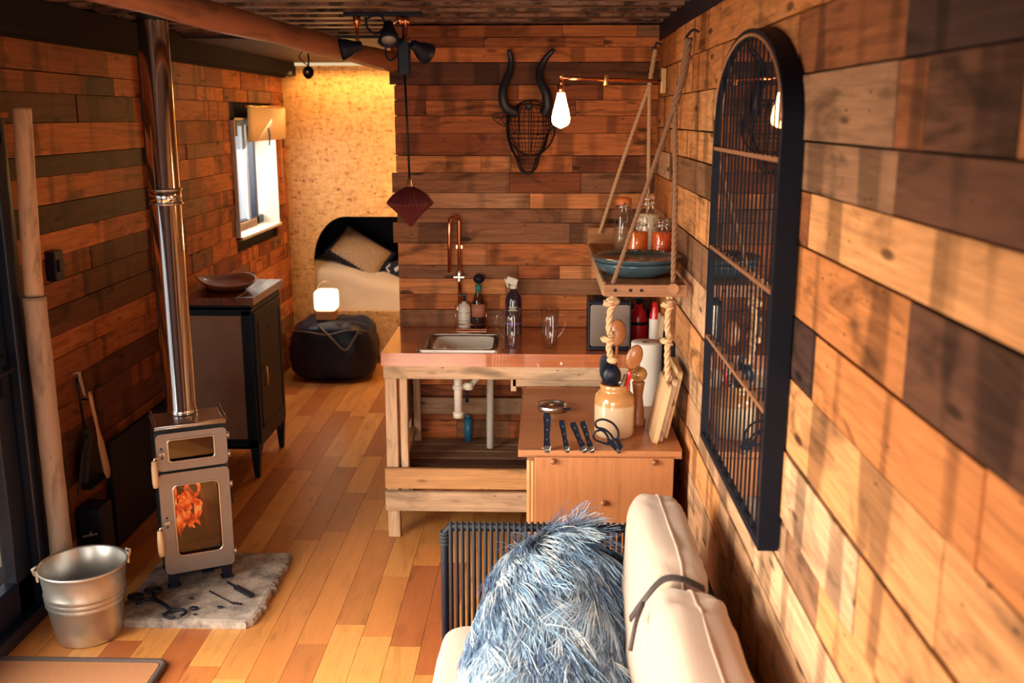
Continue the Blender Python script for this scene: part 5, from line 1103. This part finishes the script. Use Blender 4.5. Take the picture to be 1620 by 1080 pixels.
jar(.375, 4.50, .042, .22, .5, (.30, .16, .09), 'jar with an orange lid at the back left of the shelf', simple('orange_lid', (.62, .18, .05), .4))

# ================================================================== BULL HEAD
m_wire = simple('dark_wire', (.012, .012, .018), .5, .4)
t = thing('wire_bull_head', 'black wire-work bull head with long curved horns on the plank wall', 'wall ornament', (-.06, 4.925, 1.68))
def head_pt(a, s):
    """a angle round (0..2pi), s 0 top .. 1 muzzle"""
    z = 1.995 - .315 * s
    hw = [(0, .045), (.08, .085), (.25, .095), (.42, .085), (.6, .062), (.78, .045), (.92, .040), (1, .022)]
    for (s0, w0), (s1, w1) in zip(hw, hw[1:]):
        if s <= s1: w_ = w0 + (w1 - w0) * (s - s0) / (s1 - s0); break
    dp = .055 + .06 * math.sin(min(1, s * 1.2) * 2.6)
    return Vector((-.055 + w_ * 1.12 * math.cos(a), 4.90 - max(0, math.sin(a)) * dp, z))
mb = MB()
for i in range(15):
    a = math.pi * i / 14; mb.tube([head_pt(a, s / 16) for s in range(17)], .0016, 5)
for s in range(0, 17):
    mb.tube([head_pt(math.pi * i / 16, s / 16) for i in range(17)], .0016 if s % 4 else .003, 5)
mb.build('face_mesh', m_wire, t)
mb = MB(); mb.tube([(-.045 + .115 * math.cos(a * .2618), 4.915, 1.885 + .13 * math.sin(a * .2618)) for a in range(24)], .004, 6, closed=True)
for k in (-.06, 0, .06): mb.tube([(-.045 + k, 4.915, 1.885 + .125 * math.sqrt(1 - (k / .12) ** 2)), (-.045 + k, 4.915, 1.885 - .12 * math.sqrt(1 - (k / .12) ** 2))], .002, 5)
mb.build('back_ring', m_wire, t)
mb = MB(); mb.tube(spline([(-.155, 4.89, 1.95), (-.158, 4.87, 1.87), (-.14, 4.83, 1.80), (-.108, 4.80, 1.74), (-.09, 4.79, 1.69), (-.06, 4.785, 1.677), (-.032, 4.79, 1.69), (-.018, 4.80, 1.74), (.02, 4.83, 1.80), (.035, 4.87, 1.86)], 6), .0065, 8); mb.build('jaw_outline', m_wire, t)
for sx, pts in ((-1, [(-.115, 1.955), (-.165, 1.985), (-.178, 2.045), (-.165, 2.10), (-.145, 2.15), (-.140, 2.20), (-.150, 2.245)]), (1, [(.018, 1.955), (.034, 1.985), (.025, 2.05), (.000, 2.10), (-.004, 2.15), (.018, 2.20), (.060, 2.245)])):
    mb = MB(); P = spline([(x, 4.86 - .02 * math.sin(i), z) for i, (x, z) in enumerate(pts)], 6); n = len(P); mb.tube(P, [.022 * (1 - i / n) ** .42 + .004 for i in range(n)], 14); mb.build('horn', simple('black_horn', (.014, .016, .028), .45, 0, .3, 30, .2), t)
for sx, pts in ((-1, [(-.145, 1.945), (-.19, 1.955), (-.232, 1.945), (-.205, 1.91), (-.16, 1.895)]), (1, [(.03, 1.93), (.075, 1.92), (.108, 1.905), (.07, 1.89), (.035, 1.87)])):
    mb = MB(); P = spline([(x, 4.87, z) for x, z in pts], 4, True); mb.tube(P, .0022, 5, closed=True); c_ = Vector((sum(p.x for p in P) / len(P), 4.85, sum(p.z for p in P) / len(P)))
    for q in range(0, len(P), 3): mb.tube([P[q], (P[q] + c_) / 2 + Vector((0, -.006, 0)), P[(q + len(P) // 2) % len(P)]], .0013, 4)
    mb.build('ear', m_wire, t)
mb = MB(); mb.puff((-.122, 4.82, 1.862), (.018, .012, .014), e=1, e2=1); mb.build('eye', m_wire, t)
mb = MB(); mb.puff((-.012, 4.82, 1.858), (.018, .012, .014), e=1, e2=1); mb.build('eye', m_wire, t)
mb = MB(); mb.box((-.055, 4.86, 1.985), (.03, .05, .03)); mb.build('poll_plate', m_wire, t, bevel=.006)

# ================================================================== MIRROR
MY0, MY1, MZ0, MZS, MZT = 2.165, 3.02, .955, 1.93, 2.15
def mout(dd, n=40):
    P = [(MY1 - dd, MZ0 + dd), (MY1 - dd, MZS)]; cy = (MY0 + MY1) / 2; ry = (MY1 - MY0) / 2 - dd; rz_ = MZT - MZS - dd
    for i in range(1, n): a = math.pi * i / n; P.append((cy + ry * math.cos(a), MZS + rz_ * math.sin(a)))
    return P + [(MY0 + dd, MZS), (MY0 + dd, MZ0 + dd)]
t = thing('arched_mirror', 'tall arched black framed mirror with window-style bars on the right wall', 'mirror', (XR, (MY0 + MY1) / 2, MZ0))
m_mframe = simple('bronze_black_frame', (.003, .004, .010), .6, 0, .3, 10, spec=.15)
mb = MB(); mb.plate(mout(0), [mout(.020)], (XR - .002, 0, 0), (0, 1, 0), (0, 0, 1), (-1, 0, 0), .047); mb.build('mirror_frame', m_mframe, t, bevel=.003)
mb = MB(); mb.plate(mout(.014), [], (XR - .036, 0, 0), (0, 1, 0), (0, 0, 1), (-1, 0, 0), .004); mb.build('mirror_glass', m_mirror, t)
m_bar = simple('coppery_bar', (.30, .13, .065), .4, .3, .15)
for z_ in (1.848, 1.56, 1.285):
    mb = MB(); mb.box((XR - .045, (MY0 + MY1) / 2, z_), (.010, MY1 - MY0 - .05, .010)); mb.build('cross_bar', m_bar, t)
for i in range(8):
    yy = MY0 + (MY1 - MY0) * (i + 1) / 9; u = (yy - (MY0 + MY1) / 2) / ((MY1 - MY0) / 2 - .020); zt = MZS + (MZT - MZS - .020) * math.sqrt(max(0, 1 - u * u))
    mb = MB(); mb.box((XR - .045, yy, (MZ0 + .02 + zt) / 2), (.005, .005, zt - MZ0 - .02)); mb.build('glazing_bar', m_mframe, t)
mb = MB(); P = [(XR - .048, y, z) for (y, z) in mout(.014)[1:-1]]; mb.tube(P, .005, 8); mb.build('frame_bead', m_bar, t, label='copper-coloured inner bead')

# ================================================================== SOFA
t = thing('rope_sofa', 'black rope-woven lounge sofa frame along the right wall', 'sofa', (.08, 2.2, 0))
AZ, AY = .655, 2.98; SXL, SXR = -.30, .468
def frame(name, P, r, mat=black, closed=False): mb = MB(); mb.tube(P, r, 10, closed=closed); return mb.build(name, mat, t)
frame('arm_frame', [(SXL, AY - .02, .01), (SXL, AY, AZ - .02), (SXL + .015, AY, AZ), (SXR - .02, AY, AZ), (SXR, AY - .01, AZ), (SXR, AY - .02, .01)], .013)
frame('back_top_rail', [(SXR, AY - .01, AZ), (SXR, 1.0, AZ)], .014); frame('back_low_rail', [(SXR, AY - .01, .25), (SXR, 1.0, .25)], .012)
frame('seat_rail', [(SXL, AY - .01, .24), (SXL, 1.0, .24), (SXR, 1.0, .24)], .013); frame('arm_low_rail', [(SXL, AY - .01, .24), (SXR, AY - .01, .24)], .012)
mb = MB()
for i in range(40):
    x = SXL + .02 + (SXR - SXL - .04) * i / 39
    mb.tube([(x, AY + .014, .23), (x, AY + .016, AZ), (x, AY, AZ + .0165), (x, AY - .015, AZ), (x, AY - .013, .23)], .0052, 6)
m_rope = simple('charcoal_rope', (.017, .018, .024), .75, 0, .4, 180, .4)
o = mb.build('arm_rope_weave', m_rope, t); o['kind'] = 'stuff'
mb = MB()
for i in range(92):
    y = 1.03 + 1.93 * i / 91; mb.tube([(SXR + .013, y, .25), (SXR + .015, y, AZ), (SXR, y, AZ + .0165), (SXR - .014, y, AZ), (SXR - .013, y, .25)], .0052, 5)
o = mb.build('back_rope_weave', m_rope, t); o['kind'] = 'stuff'
mb = MB(); mb.box(((SXL + SXR) / 2, 1.98, .25), (SXR - SXL - .02, 1.9, .03)); mb.build('seat_deck', black, t, bevel=.004)
for i, y in enumerate((AY - .03, 1.05)):
    for x in (SXL + .01, SXR): mb = MB(); mb.tube([(x, y, 0), (x, y, .25)], .013, 10); mb.build('leg', black, t)
mb = MB(); 
for i in range(4):
    mb.tube([(SXL + .014 * math.cos(a * .6), AY + .014 * math.sin(a * .6) , AZ - .02 - .012 * i) for a in range(11)], .005, 6)
mb.build('corner_binding', m_rope, t); mb = MB()
for i in range(5): mb.tube([(SXR - .05 + .012 * i, AY + .018, AZ + .0), (SXR - .05 + .012 * i, AY, AZ + .02), (SXR - .05 + .012 * i, AY - .018, AZ)], .006, 6)
mb.build('corner_binding', m_rope, t)
def cushion(name, label, c, d, rot, e=.28, wr=.03, group=None):
    t = thing(name, label, 'cushion', (c[0], c[1], c[2] - d[2] / 2), 0, group)
    mb = MB(); mb.puff(c, d, rot, e=e, e2=.42, n=120, m=60, wr=wr); mb.build('cushion_cover', linen, t)
    P = []; 
    for i in range(72):
        th = 6.28318 * i / 72; sp = lambda x, k: math.copysign(abs(x) ** k, x); p = Vector((d[0] / 2 * sp(math.cos(th), e), d[1] / 2 * sp(math.sin(th), e), 0)); p *= 1.003 + wr * noise.noise(p * 9 + Vector(c)) + wr * .35 * noise.noise(p * 28 + Vector(c)); P.append((rot @ p if rot is not None else p) + Vector(c))
    mb = MB(); mb.tube(P, .004, 6, closed=True); mb.build('piping', linen, t)
cushion('seat_cushion', 'beige linen seat cushion on the rope sofa under the blue sheepskin', (.045, 2.36, .345), (.68, .94, .16), None, .18, .01)
rb = Matrix.Rotation(R(-9), 3, 'Y') @ Matrix.Rotation(R(90), 3, 'Y')
cushion('back_cushion', 'farther beige linen back cushion leaning toward the wall', (.345, 2.615, .610), (.42, .66, .175), Matrix.Rotation(R(-84), 3, 'Y'), .34, .06, 'sofa back cushions')
cushion('back_cushion', 'nearer beige linen back cushion, cut by the bottom of the photo', (.350, 1.94, .615), (.44, .70, .19), Matrix.Rotation(R(-84), 3, 'Y'), .34, .06, 'sofa back cushions')
mb = MB(); P = spline([(.235, 2.30, .70), (.262, 2.27, .765), (.31, 2.285, .815), (.36, 2.28, .820), (.415, 2.29, .79)], 6); 
for dz in (0, .006, .012): mb.tube([p + Vector((0, dz * 1.2, dz * .3)) for p in P], .004, 6)
mb.tube(spline([(.262, 2.27, .765), (.24, 2.22, .74), (.225, 2.19, .68)], 5), .006, 6); tag(mb.build('cushion_strap', simple('dark_strap', (.05, .035, .035), .6)), 'dark strap tied between the two beige back cushions', 'strap')
# sheepskin
def surf(u, v):
    """u -1..1 across, v 0 far .. 1 near: drapes over a bolster at the arm and down onto the seat"""
    y = 3.0 - 1.15 * v
    zc = [(0, .57), (.04, .648), (.12, .668), (.25, .635), (.42, .575), (.6, .52), (1, .50)]
    wd = [(0, .07), (.05, .12), (.15, .175), (.35, .215), (.6, .225), (1, .23)]
    cx = [(0, .10), (.1, .06), (.3, .02), (.6, .005), (1, .0)]
    def it(T):
        for (a, p), (b_, q) in zip(T, T[1:]):
            if v <= b_: k = (v - a) / (b_ - a); return p + (q - p) * k
        return T[-1][1]
    W_ = it(wd); z = it(zc) - .115 * abs(u) ** 2.6 * (1.25 if u < 0 else .8)
    return Vector((it(cx) + W_ * u, y, z + .012 * noise.noise(Vector((u * 2.5, v * 6, 0)))))
mb = MB(); nu, nv = 30, 50; vs = [surf(-1 + 2 * i / nu, j / nv) for j in range(nv + 1) for i in range(nu + 1)]
mb.add(vs, [(j * (nu + 1) + i, j * (nu + 1) + i + 1, (j + 1) * (nu + 1) + i + 1, (j + 1) * (nu + 1) + i) for j in range(nv) for i in range(nu)], col=(.05, .08, .14), smooth=True)
# underside bolster volume closing the throw to the seat
mb.puff((.03, 2.74, .50), (.26, .34, .16), e=.6, e2=.7, col=(.05, .08, .14))
rf = random.Random(11)
def fur_angle(u, v):
    a = .55 * noise.noise(Vector((u * 1.6, v * 4.5, 9))) + .35 * noise.noise(Vector((u * 4, v * 14, 2)))
    a += .35 * u
    if v < .3: a += (1 - v / .3) * (.75 + .7 * noise.noise(Vector((u * 2, v * 8, 5))))
    return a
clumps = [(rf.uniform(-1, 1), rf.uniform(0, 1)) for _ in range(1500)]
grid = {}
for c in clumps: grid.setdefault((int((c[0] + 1) * 10), int(c[1] * 20)), []).append(c)
tips = {}
for c in clumps: tips[c] = (fur_angle(*c) + rf.gauss(0, .22), rf.uniform(.10, .19), rf.uniform(-.035, .035), rf.random())
for s_ in range(20000):
    u = rf.uniform(-1.0, 1.0); v = rf.uniform(.01, 1)
    gi, gj = int((u + 1) * 10), int(v * 20); best = None; bd = 9
    for a in (-1, 0, 1):
        for b_ in (-1, 0, 1):
            for c in grid.get((gi + a, gj + b_), ()):
                d2 = ((c[0] - u) * .22) ** 2 + ((c[1] - v) * 1.15) ** 2
                if d2 < bd: bd = d2; best = c
    if best is None: continue
    p0 = surf(u, v); e1 = surf(u + .02, v) - p0; e2_ = surf(u, v + .01) - p0; nrm = e1.cross(e2_).normalized(); nrm = -nrm if nrm.z < 0 else nrm
    pc = surf(*best); an, Ln, cu, tn = tips[best]; an += rf.gauss(0, .10); Ln *= rf.uniform(.75, 1.15)
    fl = Vector((math.sin(an), -math.cos(an), 0)); fl = (fl - nrm * fl.dot(nrm)).normalized(); sd = nrm.cross(fl)
    tip_c = pc + fl * Ln + nrm * .010 + sd * cu
    lift = rf.uniform(.006, .030) * (.6 if v < .1 else 1); stray = rf.random() < .06; pts = []
    if stray: cu += rf.uniform(-.07, .07)
    for k in range(8):
        q = k / 7
        own = p0 + fl * (Ln * q) + nrm * (lift * math.sin(q * 2.6)) + sd * (cu * q * q)
        p = own.lerp(tip_c, q ** 1.2 * (.15 if stray else .68)) if k else own
        p = p + Vector((0, 0, -.05 * q * q * (1 if (abs(u) > .8 or v > .9) else .3)))
        p += sd * (.0035 * math.sin(q * 6 + tn * 40)) + Vector((rf.gauss(0, .0007), rf.gauss(0, .0007), rf.gauss(0, .0007)))
        pts.append(p)
    kk = noise.noise(Vector((best[0] * 5, best[1] * 7, 3))) * 1.3 + noise.noise(Vector((u * 16, v * 10, 7))) * .9 + rf.gauss(0, .22) + .44 + .40 * (v - .35)
    kk = max(0, min(1, kk)); A_, B_, C_ = Vector((.055, .11, .24)), Vector((.32, .52, .74)), Vector((.82, .88, .93))
    base = A_.lerp(B_, kk * 2) if kk < .5 else B_.lerp(C_, (kk - .5) * 2)
    mb.tube(pts, [.0010, .0012, .0012, .0012, .0011, .0009, .0007, .0003], 3, col=tuple(base), caps=False)
m_fur, N, Lk, b = nt('blue_sheepskin'); at = N.new('ShaderNodeAttribute'); at.attribute_name = 'Col'; Lk.new(at.outputs[0], b.inputs['Base Color']); setp(b, rough=.45, sheen=.2)
o = mb.build('sheepskin_throw', m_fur); tag(o, 'shaggy pale blue sheepskin throw draped over the sofa seat', 'throw')
